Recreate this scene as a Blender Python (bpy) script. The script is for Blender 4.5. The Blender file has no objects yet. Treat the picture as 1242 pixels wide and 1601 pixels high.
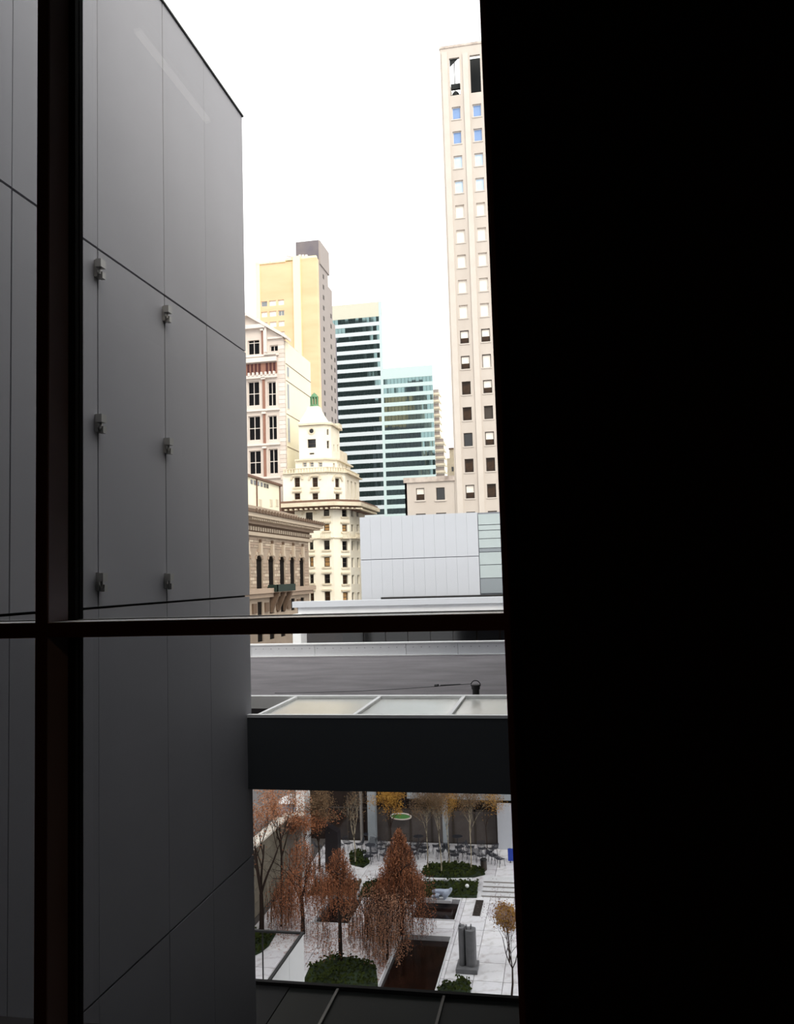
import bpy, math, random
from mathutils import Vector, Matrix, noise
random.seed(7)
S = bpy.context.scene
COL = S.collection
# ------------------------------------------------------------------ camera
F = 1300.0
Zc = Vector((-501, 16900, -1300)).normalized()
Yc = Vector((253, -92.5, -1300)).normalized()
Xc = Yc.cross(Zc).normalized()
Yc = Zc.cross(Xc).normalized()
CR = Matrix((Xc, Yc, Zc))
cam = bpy.data.cameras.new('camera'); camo = bpy.data.objects.new('camera', cam)
COL.objects.link(camo); S.camera = camo
cam.sensor_fit = 'HORIZONTAL'; cam.sensor_width = 36; cam.lens = 36 * F / 1242
cam.clip_start = .05; cam.clip_end = 3000
camo.matrix_world = CR.to_4x4()
# ------------------------------------------------------------------ world, sun, exposure
w = bpy.data.worlds.new('sky'); S.world = w; w.use_nodes = True
bg = w.node_tree.nodes['Background']
bg.inputs[0].default_value = (1.0, .985, .975, 1); bg.inputs[1].default_value = 2.3
sun = bpy.data.lights.new('sun', 'SUN'); sun.energy = 2.0; sun.angle = math.radians(26); sun.color = (1, .89, .74)
suno = bpy.data.objects.new('sun', sun); COL.objects.link(suno)
suno.rotation_euler = Vector((-.40, .63, -.56)).to_track_quat('-Z', 'Y').to_euler()
S.view_settings.view_transform = 'Standard'; S.view_settings.look = 'None'
S.view_settings.gamma = 1; S.view_settings.use_curve_mapping = False
S.view_settings.exposure = 0.0

# ------------------------------------------------------------------ helpers
def ray(px, py):
    return CR @ Vector(((px - 621) / F, (800.5 - py) / F, -1))
def atY(px, py, Y):
    r = ray(px, py); return r * (Y / r.y)
def atX(px, py, X):
    r = ray(px, py); return r * (X / r.x)
def atZ(px, py, Z):
    r = ray(px, py); return r * (Z / r.z)
def lin(c):
    return tuple(((v / 255) / 12.92 if v / 255 <= .04045 else ((v / 255 + .055) / 1.055) ** 2.4) for v in c)
MATS = {}
def mat(name, rgb, rough=.8, metal=0, var=.0, scale=1.0, rgb2=None, bump=0, emit=0, spec=.5, stretch=None, contrast=None):
    if name in MATS: return MATS[name]
    m = bpy.data.materials.new(name); m.use_nodes = True; MATS[name] = m
    nt = m.node_tree; p = nt.nodes['Principled BSDF']
    c = lin(rgb)
    p.inputs['Base Color'].default_value = (*c, 1)
    p.inputs['Roughness'].default_value = rough
    p.inputs['Metallic'].default_value = metal
    p.inputs['Specular IOR Level'].default_value = spec
    if emit:
        p.inputs['Emission Color'].default_value = (*c, 1); p.inputs['Emission Strength'].default_value = emit
    if var or rgb2 or bump:
        tc = nt.nodes.new('ShaderNodeTexCoord'); n = nt.nodes.new('ShaderNodeTexNoise')
        n.inputs['Scale'].default_value = scale; n.inputs['Detail'].default_value = 6; n.inputs['Roughness'].default_value = .6
        if stretch:
            mp = nt.nodes.new('ShaderNodeMapping'); mp.inputs['Scale'].default_value = stretch
            nt.links.new(tc.outputs['Object'], mp.inputs[0]); nt.links.new(mp.outputs[0], n.inputs['Vector'])
        else:
            nt.links.new(tc.outputs['Object'], n.inputs['Vector'])
        if var or rgb2:
            r = nt.nodes.new('ShaderNodeValToRGB')
            lo, hi = contrast or (.3, .7)
            r.color_ramp.elements[0].position = lo; r.color_ramp.elements[1].position = hi
            if rgb2: c2 = lin(rgb2)
            else: c2 = tuple(v * (1 - var) for v in c)
            r.color_ramp.elements[0].color = (*c2, 1); r.color_ramp.elements[1].color = (*c, 1)
            nt.links.new(n.outputs['Fac'], r.inputs[0]); nt.links.new(r.outputs[0], p.inputs['Base Color'])
        if bump:
            b = nt.nodes.new('ShaderNodeBump'); b.inputs['Strength'].default_value = bump; b.inputs['Distance'].default_value = .05
            nt.links.new(n.outputs['Fac'], b.inputs['Height']); nt.links.new(b.outputs[0], p.inputs['Normal'])
    return m
def glass_mat(name, tint=(1, 1, 1), ior=1.45):
    m = bpy.data.materials.new(name); m.use_nodes = True; nt = m.node_tree
    nt.nodes.remove(nt.nodes['Principled BSDF'])
    o = nt.nodes['Material Output']; t = nt.nodes.new('ShaderNodeBsdfTransparent'); g = nt.nodes.new('ShaderNodeBsdfGlossy')
    g.inputs['Roughness'].default_value = .0; t.inputs[0].default_value = (*tint, 1)
    f = nt.nodes.new('ShaderNodeFresnel'); ge = nt.nodes.new('ShaderNodeNewGeometry'); mr = nt.nodes.new('ShaderNodeMapRange')
    mr.inputs['To Min'].default_value = ior; mr.inputs['To Max'].default_value = 1 / ior   # same reflectance from both faces
    nt.links.new(ge.outputs['Backfacing'], mr.inputs['Value']); nt.links.new(mr.outputs[0], f.inputs[0])
    x = nt.nodes.new('ShaderNodeMixShader')
    nt.links.new(f.outputs[0], x.inputs[0]); nt.links.new(t.outputs[0], x.inputs[1]); nt.links.new(g.outputs[0], x.inputs[2])
    nt.links.new(x.outputs[0], o.inputs[0]); MATS[name] = m
    return m

WL = {}
def thing(name, label, cat, loc, group=None, kind=None):
    o = bpy.data.objects.new(name, None); COL.objects.link(o); o.location = loc; o.empty_display_size = .2
    if label: o['label'] = label
    if cat: o['category'] = cat
    if group: o['group'] = group
    if kind: o['kind'] = kind
    WL[o.name] = Vector(loc)
    return o
def tag(o, label=None, cat=None, group=None, kind=None):
    for k, v in (('label', label), ('category', cat), ('group', group), ('kind', kind)):
        if v: o[k] = v
    return o

class Fr:   # facade frame: origin, along-direction a, outward normal n
    def __init__(s, o, a, n): s.o, s.a, s.n = Vector(o), Vector(a).normalized(), Vector(n).normalized()
    def p(s, u, v, w): return s.o + s.a * u + Vector((0, 0, v)) + s.n * w
def FY(Y): return Fr((0, Y, 0), (1, 0, 0), (0, -1, 0))     # faces the camera (-Y): u = X, v = Z
def FX(X): return Fr((X, 0, 0), (0, 1, 0), (1, 0, 0))      # faces +X: u = Y, v = Z

class MB:
    def __init__(s): s.v, s.f, s.sm = [], [], False
    def quad(s, a, b, c, d):
        i = len(s.v); s.v += [a, b, c, d]; s.f.append((i, i + 1, i + 2, i + 3)); return s
    def hexa(s, P):
        i = len(s.v); s.v += [Vector(p) for p in P]
        for q in ((0, 3, 2, 1), (4, 5, 6, 7), (0, 1, 5, 4), (1, 2, 6, 5), (2, 3, 7, 6), (3, 0, 4, 7)):
            s.f.append(tuple(i + k for k in q))
        return s
    def box(s, x0, x1, y0, y1, z0, z1):
        return s.hexa([(x0, y0, z0), (x1, y0, z0), (x1, y1, z0), (x0, y1, z0), (x0, y0, z1), (x1, y0, z1), (x1, y1, z1), (x0, y1, z1)])
    def fbox(s, fr, u0, u1, v0, v1, w0, w1):
        return s.hexa([fr.p(u0, v0, w1), fr.p(u1, v0, w1), fr.p(u1, v0, w0), fr.p(u0, v0, w0),
                       fr.p(u0, v1, w1), fr.p(u1, v1, w1), fr.p(u1, v1, w0), fr.p(u0, v1, w0)])
    def prism(s, pts, z0, z1, top=None):
        n = len(pts); i = len(s.v); top = top or pts
        s.v += [Vector((x, y, z0)) for x, y in pts] + [Vector((x, y, z1)) for x, y in top]
        s.f.append(tuple(i + k for k in range(n))[::-1]); s.f.append(tuple(i + n + k for k in range(n)))
        for k in range(n):
            l = (k + 1) % n; s.f.append((i + k, i + l, i + n + l, i + n + k))
        return s
    def lathe(s, c, prof, seg=12, sx=1, sy=1):
        i = len(s.v); n = len(prof)
        for r, z in prof:
            for k in range(seg):
                a = 2 * math.pi * k / seg
                s.v.append(Vector((c[0] + r * sx * math.cos(a), c[1] + r * sy * math.sin(a), c[2] + z)))
        for j in range(n - 1):
            for k in range(seg):
                l = (k + 1) % seg
                s.f.append((i + j * seg + k, i + j * seg + l, i + (j + 1) * seg + l, i + (j + 1) * seg + k))
        s.f.append(tuple(i + k for k in range(seg))[::-1]); s.f.append(tuple(i + (n - 1) * seg + k for k in range(seg)))
        return s
    def tube(s, pts, radii, seg=6):
        i = len(s.v); n = len(pts); pts = [Vector(p) for p in pts]
        for j, p in enumerate(pts):
            d = (pts[min(j + 1, n - 1)] - pts[max(j - 1, 0)])
            if d.length < 1e-6: d = Vector((0, 0, 1))
            d.normalize(); a = d.orthogonal().normalized() if abs(d.z) > .99 else d.cross(Vector((0, 0, 1))).normalized()
            b = d.cross(a); r = radii[j] if isinstance(radii, (list, tuple)) else radii
            for k in range(seg):
                t = 2 * math.pi * k / seg; s.v.append(p + a * (r * math.cos(t)) + b * (r * math.sin(t)))
        for j in range(n - 1):
            for k in range(seg):
                l = (k + 1) % seg
                s.f.append((i + j * seg + k, i + j * seg + l, i + (j + 1) * seg + l, i + (j + 1) * seg + k))
        s.f.append(tuple(i + k for k in range(seg))[::-1]); s.f.append(tuple(i + (n - 1) * seg + k for k in range(seg)))
        return s
    def holed(s, fr, u0, u1, v0, v1, holes, depth, w=0):
        us = sorted({u0, u1, *[h[0] for h in holes], *[h[1] for h in holes]}); vs = sorted({v0, v1, *[h[2] for h in holes], *[h[3] for h in holes]})
        us = [u for u in us if u0 <= u <= u1]; vs = [v for v in vs if v0 <= v <= v1]
        for i in range(len(us) - 1):
            j = 0
            while j < len(vs) - 1:
                a, b = us[i], us[i + 1]; mu = (a + b) / 2
                def ins(k): mv = (vs[k] + vs[k + 1]) / 2; return any(h[0] < mu < h[1] and h[2] < mv < h[3] for h in holes)
                if ins(j): j += 1; continue
                k = j
                while k + 1 < len(vs) - 1 and not ins(k + 1): k += 1
                s.quad(fr.p(a, vs[j], w), fr.p(b, vs[j], w), fr.p(b, vs[k + 1], w), fr.p(a, vs[k + 1], w)); j = k + 1
        for (a, b, c, d) in holes:
            s.quad(fr.p(a, c, w), fr.p(a, d, w), fr.p(a, d, w - depth), fr.p(a, c, w - depth))
            s.quad(fr.p(b, d, w), fr.p(b, c, w), fr.p(b, c, w - depth), fr.p(b, d, w - depth))
            s.quad(fr.p(a, d, w), fr.p(b, d, w), fr.p(b, d, w - depth), fr.p(a, d, w - depth))
            s.quad(fr.p(b, c, w), fr.p(a, c, w), fr.p(a, c, w - depth), fr.p(b, c, w - depth))
        return s
    def build(s, name, m, parent=None, smooth=False, kind=None, label=None):
        V = s.v; xs = [v[0] for v in V]; ys = [v[1] for v in V]; zs = [v[2] for v in V]
        base = Vector(((min(xs) + max(xs)) / 2, (min(ys) + max(ys)) / 2, min(zs)))
        me = bpy.data.meshes.new(name); me.from_pydata([(v[0] - base.x, v[1] - base.y, v[2] - base.z) for v in V], [], s.f)
        if isinstance(m, str): m = MATS[m]
        me.materials.append(m)
        if smooth: me.polygons.foreach_set('use_smooth', [True] * len(me.polygons))
        me.update()
        o = bpy.data.objects.new(name, me); COL.objects.link(o)
        WL[o.name] = base
        if parent is not None:
            o.parent = parent; o.location = base - WL[parent.name]
        else: o.location = base
        if kind: o['kind'] = kind
        if label: o['label'] = label
        return o
def B(name, m, parent, *a, **k): return MB().box(*a).build(name, m, parent, **k)
def FB(name, m, parent, *a, **k): return MB().fbox(*a).build(name, m, parent, **k)

def copy_tree(o, parent=None):
    c = o.copy(); COL.objects.link(c); c.parent = parent
    for ch in o.children: copy_tree(ch, c)
    return c

def window(root, fr, u0, u1, v0, v1, d, fm, gm, nu=1, nv=1, t=.07, arch=False):
    m = MB()
    m.fbox(fr, u0, u0 + t, v0, v1, -d, -d + .1); m.fbox(fr, u1 - t, u1, v0, v1, -d, -d + .1)
    m.fbox(fr, u0 + t, u1 - t, v0, v0 + t, -d, -d + .1); m.fbox(fr, u0 + t, u1 - t, v1 - t, v1, -d, -d + .1)
    for i in range(1, nu):
        u = u0 + (u1 - u0) * i / nu; m.fbox(fr, u - t / 2, u + t / 2, v0 + t, v1 - t, -d, -d + .08)
    for i in range(1, nv):
        v = v0 + (v1 - v0) * i / nv; m.fbox(fr, u0 + t, u1 - t, v - t / 2, v + t / 2, -d, -d + .07)
    f = m.build('window', fm, root)
    FB('pane', gm, f, fr, u0 + t * .5, u1 - t * .5, v0 + t * .5, v1 - t * .5, -d + .01, -d + .04)
    return f
# ------------------------------------------------------------------ materials
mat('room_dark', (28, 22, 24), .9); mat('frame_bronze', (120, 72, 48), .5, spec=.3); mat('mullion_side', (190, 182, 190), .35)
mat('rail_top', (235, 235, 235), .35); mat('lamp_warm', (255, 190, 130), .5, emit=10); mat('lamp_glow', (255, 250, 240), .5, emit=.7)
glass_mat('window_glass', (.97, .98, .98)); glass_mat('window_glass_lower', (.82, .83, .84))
mat('metal_panel', (164, 163, 168), .6, var=.1, scale=.35, spec=.12)
mat('panel_joint', (30, 28, 28), .9); mat('bracket_metal', (165, 163, 160), .5, metal=.5)
mat('facade_dark', (16, 17, 18), .9, spec=.1); mat('wing_glass', (14, 15, 16), .8, spec=.1); mat('window_recess', (24, 20, 18), .9, spec=.1)
mat('beam_metal', (74, 78, 82), .7, var=.08, scale=.6)
mat('white_trim', (246, 247, 247), .5); mat('dark_trim', (20, 20, 20), .7)
mat('roof_membrane', (112, 108, 111), .85, rgb2=(84, 80, 83), scale=.5, stretch=(1, 2.5, 1), bump=.1)
mat('concrete_pale', (222, 224, 228), .8, var=.12, scale=.8); mat('skylight_glass', (244, 246, 238), .2, metal=.55, rgb2=(252, 252, 246), scale=.5)
mat('lower_glass', (26, 31, 27), .5, var=.2, scale=.7)
mat('museum_white', (184, 188, 196), .6, var=.06, scale=.3); mat('museum_joint', (120, 124, 132), .9)
mat('museum_glass', (176, 188, 190), .4, var=.15, scale=.3); mat('museum_glass_dark', (130, 138, 144), .4)
mat('tower_stone', (198, 189, 180), .9, rgb2=(184, 174, 165), scale=.25, stretch=(1, 1, .35)); mat('tower_stone_pale', (204, 195, 186), .9, var=.1, scale=.4)
mat('stain_stone', (140, 128, 120), .9, rgb2=(212, 200, 190), scale=.6)
mat('frame_dark', (60, 52, 46), .7); mat('frame_pale', (225, 215, 205), .7)
mat('glass_black', (26, 26, 28), .08); mat('glass_brown', (78, 56, 38), .2, rgb2=(24, 20, 18), scale=.9, spec=.15)
mat('blind_white', (235, 228, 218), .8); mat('blind_blue', (128, 158, 205), .5, var=.15, scale=1.2); mat('blind_skyblue', (176, 205, 232), .5, rgb2=(205, 220, 236), scale=1)  # the two blues hold reflected sky in their colour
mat('lit_amber', (190, 150, 96), .7, rgb2=(110, 76, 46), scale=1.5, emit=.15)
mat('gotham_cream', (240, 234, 218), .9, rgb2=(228, 219, 198), scale=.3, contrast=(.2, .6)); mat('gotham_trim', (226, 215, 192), .9, var=.25, scale=.8)
mat('cornice_brown', (120, 92, 78), .9, var=.3, scale=.8)
mat('copper_green', (104, 150, 112), .7, var=.3, scale=1.5)
mat('pediment_pink', (212, 200, 190), .9, var=.1, scale=.5); mat('pediment_white', (222, 212, 204), .8, var=.06, scale=.6); mat('pediment_brown', (150, 108, 92), .9, var=.2, scale=1)
mat('maroon', (70, 30, 30), .8); mat('cream_side', (246, 240, 216), .9, var=.05, scale=.3)
mat('club_stone', (174, 158, 140), .95, rgb2=(150, 134, 118), scale=.5); mat('club_stone_b', (198, 182, 162), .95, var=.1, scale=.9); mat('club_stone_c', (172, 152, 134), .95, var=.12, scale=.9); mat('club_dark', (110, 90, 74), .95, var=.2, scale=1.2)
mat('flag_green', (24, 42, 34), .8)
mat('tan_brick', (218, 176, 138), .9, rgb2=(226, 194, 156), scale=.12, stretch=(.5, .5, 2)); mat('tan_pale', (244, 236, 190), .9, var=.04, scale=.2)
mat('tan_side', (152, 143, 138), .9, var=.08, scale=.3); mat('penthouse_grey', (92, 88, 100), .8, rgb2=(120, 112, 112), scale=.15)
mat('curtain_glass', (122, 146, 146), .04, metal=.95); mat('spandrel_white', (186, 194, 198), .5); mat('spandrel_aqua', (178, 196, 196), .5); mat('mech_cream', (190, 188, 172), .8)
mat('tower_behind', (22, 26, 28), .8)
mat('paving', (234, 233, 236), .6, rgb2=(180, 172, 168), scale=1.6, contrast=(.25, .5)); mat('paving_b', (240, 239, 241), .6, rgb2=(196, 190, 188), scale=2.2, contrast=(.25, .5)); mat('paving_c', (222, 220, 224), .6, rgb2=(166, 158, 154), scale=1.9, contrast=(.25, .5))
mat('paving_bed', (90, 84, 80), .9)
mat('pool_water', (12, 8, 7), .12, rgb2=(40, 22, 15), scale=1.6, bump=.25, spec=.25); mat('coping_stone', (228, 228, 230), .6, var=.15, scale=2)  # brown reflections are put into the water colour
mat('ground_green', (40, 58, 26), .95, rgb2=(20, 30, 14), scale=3); mat('ground_brown', (84, 56, 30), .95, rgb2=(40, 38, 20), scale=2.5)
mat('bark_dark', (48, 34, 26), .95); mat('bark_birch', (176, 164, 140), .9, rgb2=(90, 80, 60), scale=3, contrast=(.4, .5))
mat('leaf_rust', (184, 122, 86), .85, rgb2=(118, 74, 50), scale=2, spec=.2); mat('leaf_rust_light', (200, 150, 116), .8, rgb2=(144, 98, 72), scale=2)
mat('leaf_gold', (196, 150, 60), .8, rgb2=(140, 96, 40), scale=2); mat('leaf_brown', (122, 96, 66), .8, rgb2=(84, 62, 40), scale=2); mat('twig_pink', (150, 126, 124), .9)
mat('leaf_green', (60, 70, 28), .95, rgb2=(28, 34, 14), scale=3, spec=.1)
mat('garden_wall_stone', (132, 124, 108), .9, rgb2=(104, 98, 86), scale=1.0); mat('cap_stone', (225, 218, 205), .8)
mat('sculpture_pale', (196, 206, 222), .5, rgb2=(150, 160, 180), scale=2); mat('sculpture_grey', (122, 122, 124), .7, var=.3, scale=2); mat('sculpture_black', (24, 18, 24), .6)
mat('chair_wire', (52, 54, 62), .5, metal=.3); mat('bin_bronze', (60, 50, 44), .5, var=.3, scale=8); mat('blue_vinyl', (28, 60, 160), .5)
mat('lobby_grey', (104, 98, 96), .3, rgb2=(66, 58, 54), scale=.4); mat('lobby_glass', (58, 46, 40), .08, rgb2=(30, 26, 26), scale=.6); mat('column_pale', (168, 176, 182), .6, var=.1, scale=1); mat('asphalt', (120, 118, 118), .9, var=.15, scale=.5)
mat('green_felt', (90, 150, 80), .7); mat('wall_grey', (158, 152, 146), .8, var=.1, scale=.5); mat('cable_grey', (60, 60, 62), .6)
# ================================================================== ROOM
WY = 2.5                                  # inner plane of the window wall
FL, CE = -1.6, 2.72
XJ = atY(785, 890, WY).x                  # left edge of right jamb
XJ2 = atY(811, 890, WY).x
XM0, XM1 = atY(55.5, 905, WY).x, atY(75, 905, WY).x
YS = XM1 / (atY(107, 905, 1).x)           # far edge of mullion side
XM2 = atY(117.5, 905, YS).x
ZR1, ZR0 = atY(450, 965.5, WY).z, atY(450, 991, WY).z
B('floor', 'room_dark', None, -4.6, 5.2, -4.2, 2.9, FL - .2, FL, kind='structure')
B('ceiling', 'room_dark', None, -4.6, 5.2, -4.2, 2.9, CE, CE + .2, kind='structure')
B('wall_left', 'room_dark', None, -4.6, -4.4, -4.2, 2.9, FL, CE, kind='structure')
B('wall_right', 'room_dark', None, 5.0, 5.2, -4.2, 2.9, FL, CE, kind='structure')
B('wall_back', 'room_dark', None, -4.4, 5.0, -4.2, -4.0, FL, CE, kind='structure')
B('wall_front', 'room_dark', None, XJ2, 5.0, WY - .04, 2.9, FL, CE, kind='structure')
w1 = thing('window_1', None, None, (XM1, WY, FL), kind='structure')
B('jamb', 'frame_bronze', w1, XJ, XJ2, WY, 2.8, FL, CE)
def mullion(x0, x1, x2):
    B('mullion', 'frame_bronze', w1, x0, x1 - .004, WY, YS, FL, CE)
    B('mullion_side', 'mullion_side', w1, x1 - .004, x1, WY + .004, YS - .002, FL, CE, label='grey side of the mullion')  # window light put into the paler side colour
    B('glazing_bead', 'dark_trim', w1, x0 - .02, x2, YS, YS + .05, FL, CE)
mullion(XM0, XM1, XM2); mullion(XM0 - 1.7, XM1 - 1.7, XM2 - 1.7)
for a, b, aa in ((-4.4, XM0 - 1.7, -4.4), (XM1 - 1.7, XM0, XM2 - 1.7), (XM1, XJ, XM2)):
    B('rail', 'frame_bronze', w1, a, b, WY, YS, ZR0, ZR1 - .003)
    B('rail_ledge', 'rail_top', w1, a, b, WY, YS, ZR1 - .003, ZR1, label='pale metal top of the rail')  # daylight on the ledge put into a white top strip
    B('glazing_bead', 'dark_trim', w1, aa, b, YS, YS + .05, ZR0 + .003, ZR1 + .002)
    for z0, z1 in ((FL, ZR0 + .003), (ZR1 + .002, CE)):
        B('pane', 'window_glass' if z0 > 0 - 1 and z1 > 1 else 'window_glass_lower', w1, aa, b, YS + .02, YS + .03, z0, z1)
# ceiling track light whose glow is mirrored in the pane
yg = YS + .02
def mir(px, py):
    r = ray(px, py); p = r * ((CE - .08) / r.z); return (p.x, 2 * yg - p.y)
(ax, ay), (bx, by) = mir(216, 50), mir(322, 190)
mx = (ax + bx) / 2
lt = thing('ceiling_light', 'slim white ceiling light strip mirrored as a pale streak in the window pane', 'light', (mx, (ay + by) / 2, CE - .08))
B('lamp_housing', 'room_dark', lt, mx - .04, mx + .04, min(ay, by) - .03, max(ay, by) + .03, CE - .06, CE)
B('diffuser', 'lamp_glow', lt, mx - .016, mx + .016, min(ay, by), max(ay, by), CE - .08, CE - .06)
l2 = thing('ceiling_light', 'warm round ceiling light over the dark gallery, out of the picture to the right', 'light', (3.4, -2, CE))  # added disc, out of view, only to light the window frame
MB().lathe((3.4, -2, CE), [(.36, -.05), (.36, 0)], 20).build('housing', 'room_dark', l2)
MB().lathe((3.4, -2, CE), [(.3, -.06), (.3, -.051)], 20).build('diffuser', 'lamp_warm', l2)
# own building outside the room
XW = -6.62
MB().box(XW, 12, WY + .0, 2.9, CE + .2, 15).box(XW, 12, WY, 2.9, -18.3, FL - .2).box(XW, -4.6, WY, 2.9, FL - .2, CE + .2).box(5.2, 12, WY, 2.9, FL - .2, CE + .2).build('wall_outer', 'facade_dark', None, kind='structure')

# ================================================================== LEFT PANEL WALL
zt, zm = atX(378, 183, XW), atX(385, 550, XW)
YE = atX(390, 900, XW).y
ZT, ZM, ZL, ZB = atY(378, 183, YE).z, atY(385, 550, YE).z, atY(389, 931, YE).z, atY(390, 1335, YE).z
pw = thing('panelled_wing', 'tall grey metal-panelled wing wall filling the left of the window', 'wall', (XW - 3, 9, -18))
B('wall', 'panel_joint', pw, XW - 6, XW - .1, 2.95, YE - .02, -18.3, ZT - .1)
cols = [YE, atX(328, 900, XW).y, atX(261, 900, XW).y, atX(154, 900, XW).y, atX(15, 900, XW).y]
while cols[-1] > 4: cols.append(max(2.95, cols[-1] - 2.05))
rows = [(-18.3, ZB), (ZB, ZL), (ZL, ZM), (ZM, ZT)]
for i in range(len(cols) - 1):
    for j, (z0, z1) in enumerate(rows):
        gy = .016 if j == 2 else .008
        top = z1 - (.025 if z1 != ZT else 0); 
        B('panel', 'metal_panel', pw, XW - .1, XW + random.uniform(-.004, .004), cols[i + 1] + gy, cols[i] - gy * (i > 0), z0 + .012, top)
B('coping', 'dark_trim', pw, XW - .3, XW + .03, 2.95, YE + .02, ZT, ZT + .04)
for px, py in ((150, 421), (256, 491), (151, 662), (258, 697), (153, 909), (259, 908)):
    c = atX(px, py, XW)
    m = MB().box(XW, XW + .05, c.y - .05, c.y + .09, c.z - .13, c.z + .13)
    m.box(XW + .05, XW + .14, c.y - .10, c.y + .04, c.z + .0, c.z + .12).box(XW + .05, XW + .12, c.y - .02, c.y + .07, c.z - .15, c.z - .05)
    m.tube([(XW + .09, c.y - .05, c.z - .1), (XW + .09, c.y - .05, c.z + .06)], .02, 8)
    m.build('bracket', 'bracket_metal', pw)
# unseen wing on the right, placed and sized to shade the court
mw = thing('museum_wing', 'dark glazed museum wing along the right of the court, behind the black wall', 'building', (6, 10, -18))
B('wall', 'wing_glass', mw, 0, 12, 2.95, 32.0, -18.3, 9.2)
for k in range(6): B('window', 'facade_dark', mw, -.04, 0, 3.4 + k * 3.6, 6.4 + k * 3.6, -1.5, 7.5)
# ================================================================== CANOPY ROOF IN FRONT
YB = YE - .25
ZC1, ZC0 = atY(590, 1118, YB).z, atY(590, 1238, YB).z
YB2 = atZ(590, 1087, ZC1).y
can = thing('canopy_roof', 'wide flat canopy with dark front beam and glass skylight strip spanning to the wing wall', 'roof', (-3.5, YB, ZC0))
XL = XW - 0.0
xl = atY(382.5, 1170, YB).x
B('front_beam', 'beam_metal', can, xl, -.05, YB, YB + .35, ZC0, ZC1 - .06)
B('soffit', 'beam_metal', can, XW + .15, -.05, YB + .35, 30.8, ZC0, ZC0 + .15)
B('front_rim', 'white_trim', can, xl, -.05, YB - .01, YB + .12, ZC1 - .06, ZC1)
B('back_rim', 'white_trim', can, XW - 1.2, -.05, YB2 - .1, YB2 + .06, ZC1 - .3, ZC1)
B('skylight_base', 'wall_grey', can, XW - .0 + .05, -.05, YB + .35, YB2 - .1, ZC0 + .15, ZC1 - .12)
xb = [atZ(p, 1116, ZC1).x for p in (404, 553.5, 703)]; dx = xb[1] - xb[0]
edges = [xl + .05, xb[0], xb[1], xb[2], -.05]
for i in range(len(edges) - 1):
    B('skylight_pane', 'skylight_glass', can, edges[i] + .05, edges[i + 1] - .05, YB + .14, YB2 - .12, ZC1 - .1, ZC1 - .07)
    if 0 < i: B('glazing_bar', 'white_trim', can, edges[i] - .035, edges[i] + .045, YB + .12, YB2 - .1, ZC1 - .11, ZC1 - .01)
ZRF = ZC1 - .32
YP = atZ(590, 1025, ZRF).y
B('roof_deck', 'roof_membrane', can, -14, -.05, YB2 + .06, YP + .4, ZRF - .3, ZRF)
ZP = atY(590, 1005, YP).z
pj = [atY(p, 1012, YP).x for p in (393 - 140, 393, 490 + 2, 635, 716, 860)]
for i in range(len(pj) - 1):
    B('parapet_panel', 'concrete_pale', can, pj[i] + .008, pj[i + 1] - .008, YP, YP + .2, ZRF - .2, ZP - .04)
B('parapet_cap', 'white_trim', can, pj[0], pj[-1], YP - .05, YP + .25, ZP - .04, ZP + .01)
m = MB()
x = pj[1] + .2
while x < pj[-1]: m.lathe((x, YP - .006, ZP - .19), [(.012, -.012), (.016, 0), (.012, .012)], 6); x += .33
m.build('bolt', 'dark_trim', can, kind='stuff')
B('base_flashing', 'white_trim', can, pj[0], pj[-1], YP - .10, YP, ZRF, ZRF + .03)
# safety anchor with cable
YA = YB2 + .35
a = atY(744.5, 1085, YA); at_ = atY(744.5, 1063, YA)
r = (atY(751, 1075, YA).x - atY(738.5, 1075, YA).x) / 2
an = thing('roof_anchor', 'black roof anchor post with ring top behind the skylight strip', 'anchor', (a.x, YA, ZRF))
h = at_.z
MB().lathe((a.x, YA, 0), [(r * 1.5, ZRF), (r * 1.5, ZRF + .03), (r * .85, ZRF + .035), (r * .85, h - .22), (r * 1.08, h - .215), (r * 1.08, h - .12), (r * .9, h - .11)], 16).build('post', 'dark_trim', an, smooth=False)
MB().tube([(a.x + r * 1.15 * math.cos(t), YA, h - .12 + (r * 1.1) * math.sin(t)) for t in [math.pi * k / 12 for k in range(-1, 14)]], .014, 6).build('ring', 'cable_grey', an)
cb = MB(); p0 = atY(738, 1069, YA); p1 = atY(430, 1083.5, 22.4)
cb.tube([p0.lerp(p1, t) - Vector((0, 0, .05 * math.sin(math.pi * t))) for t in [k / 14 for k in range(15)]], .008, 5)
q0, q1 = p0.lerp(p1, .05), p0.lerp(p1, .14)
cb.tube([q0, q1], .016, 6).tube([p0.lerp(p1, .15), p0.lerp(p1, .165)], .035, 6)
tag(cb.build('safety_cable', 'cable_grey'), 'thin steel safety cable running left from the roof anchor over the grey roof', 'cable')
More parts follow.
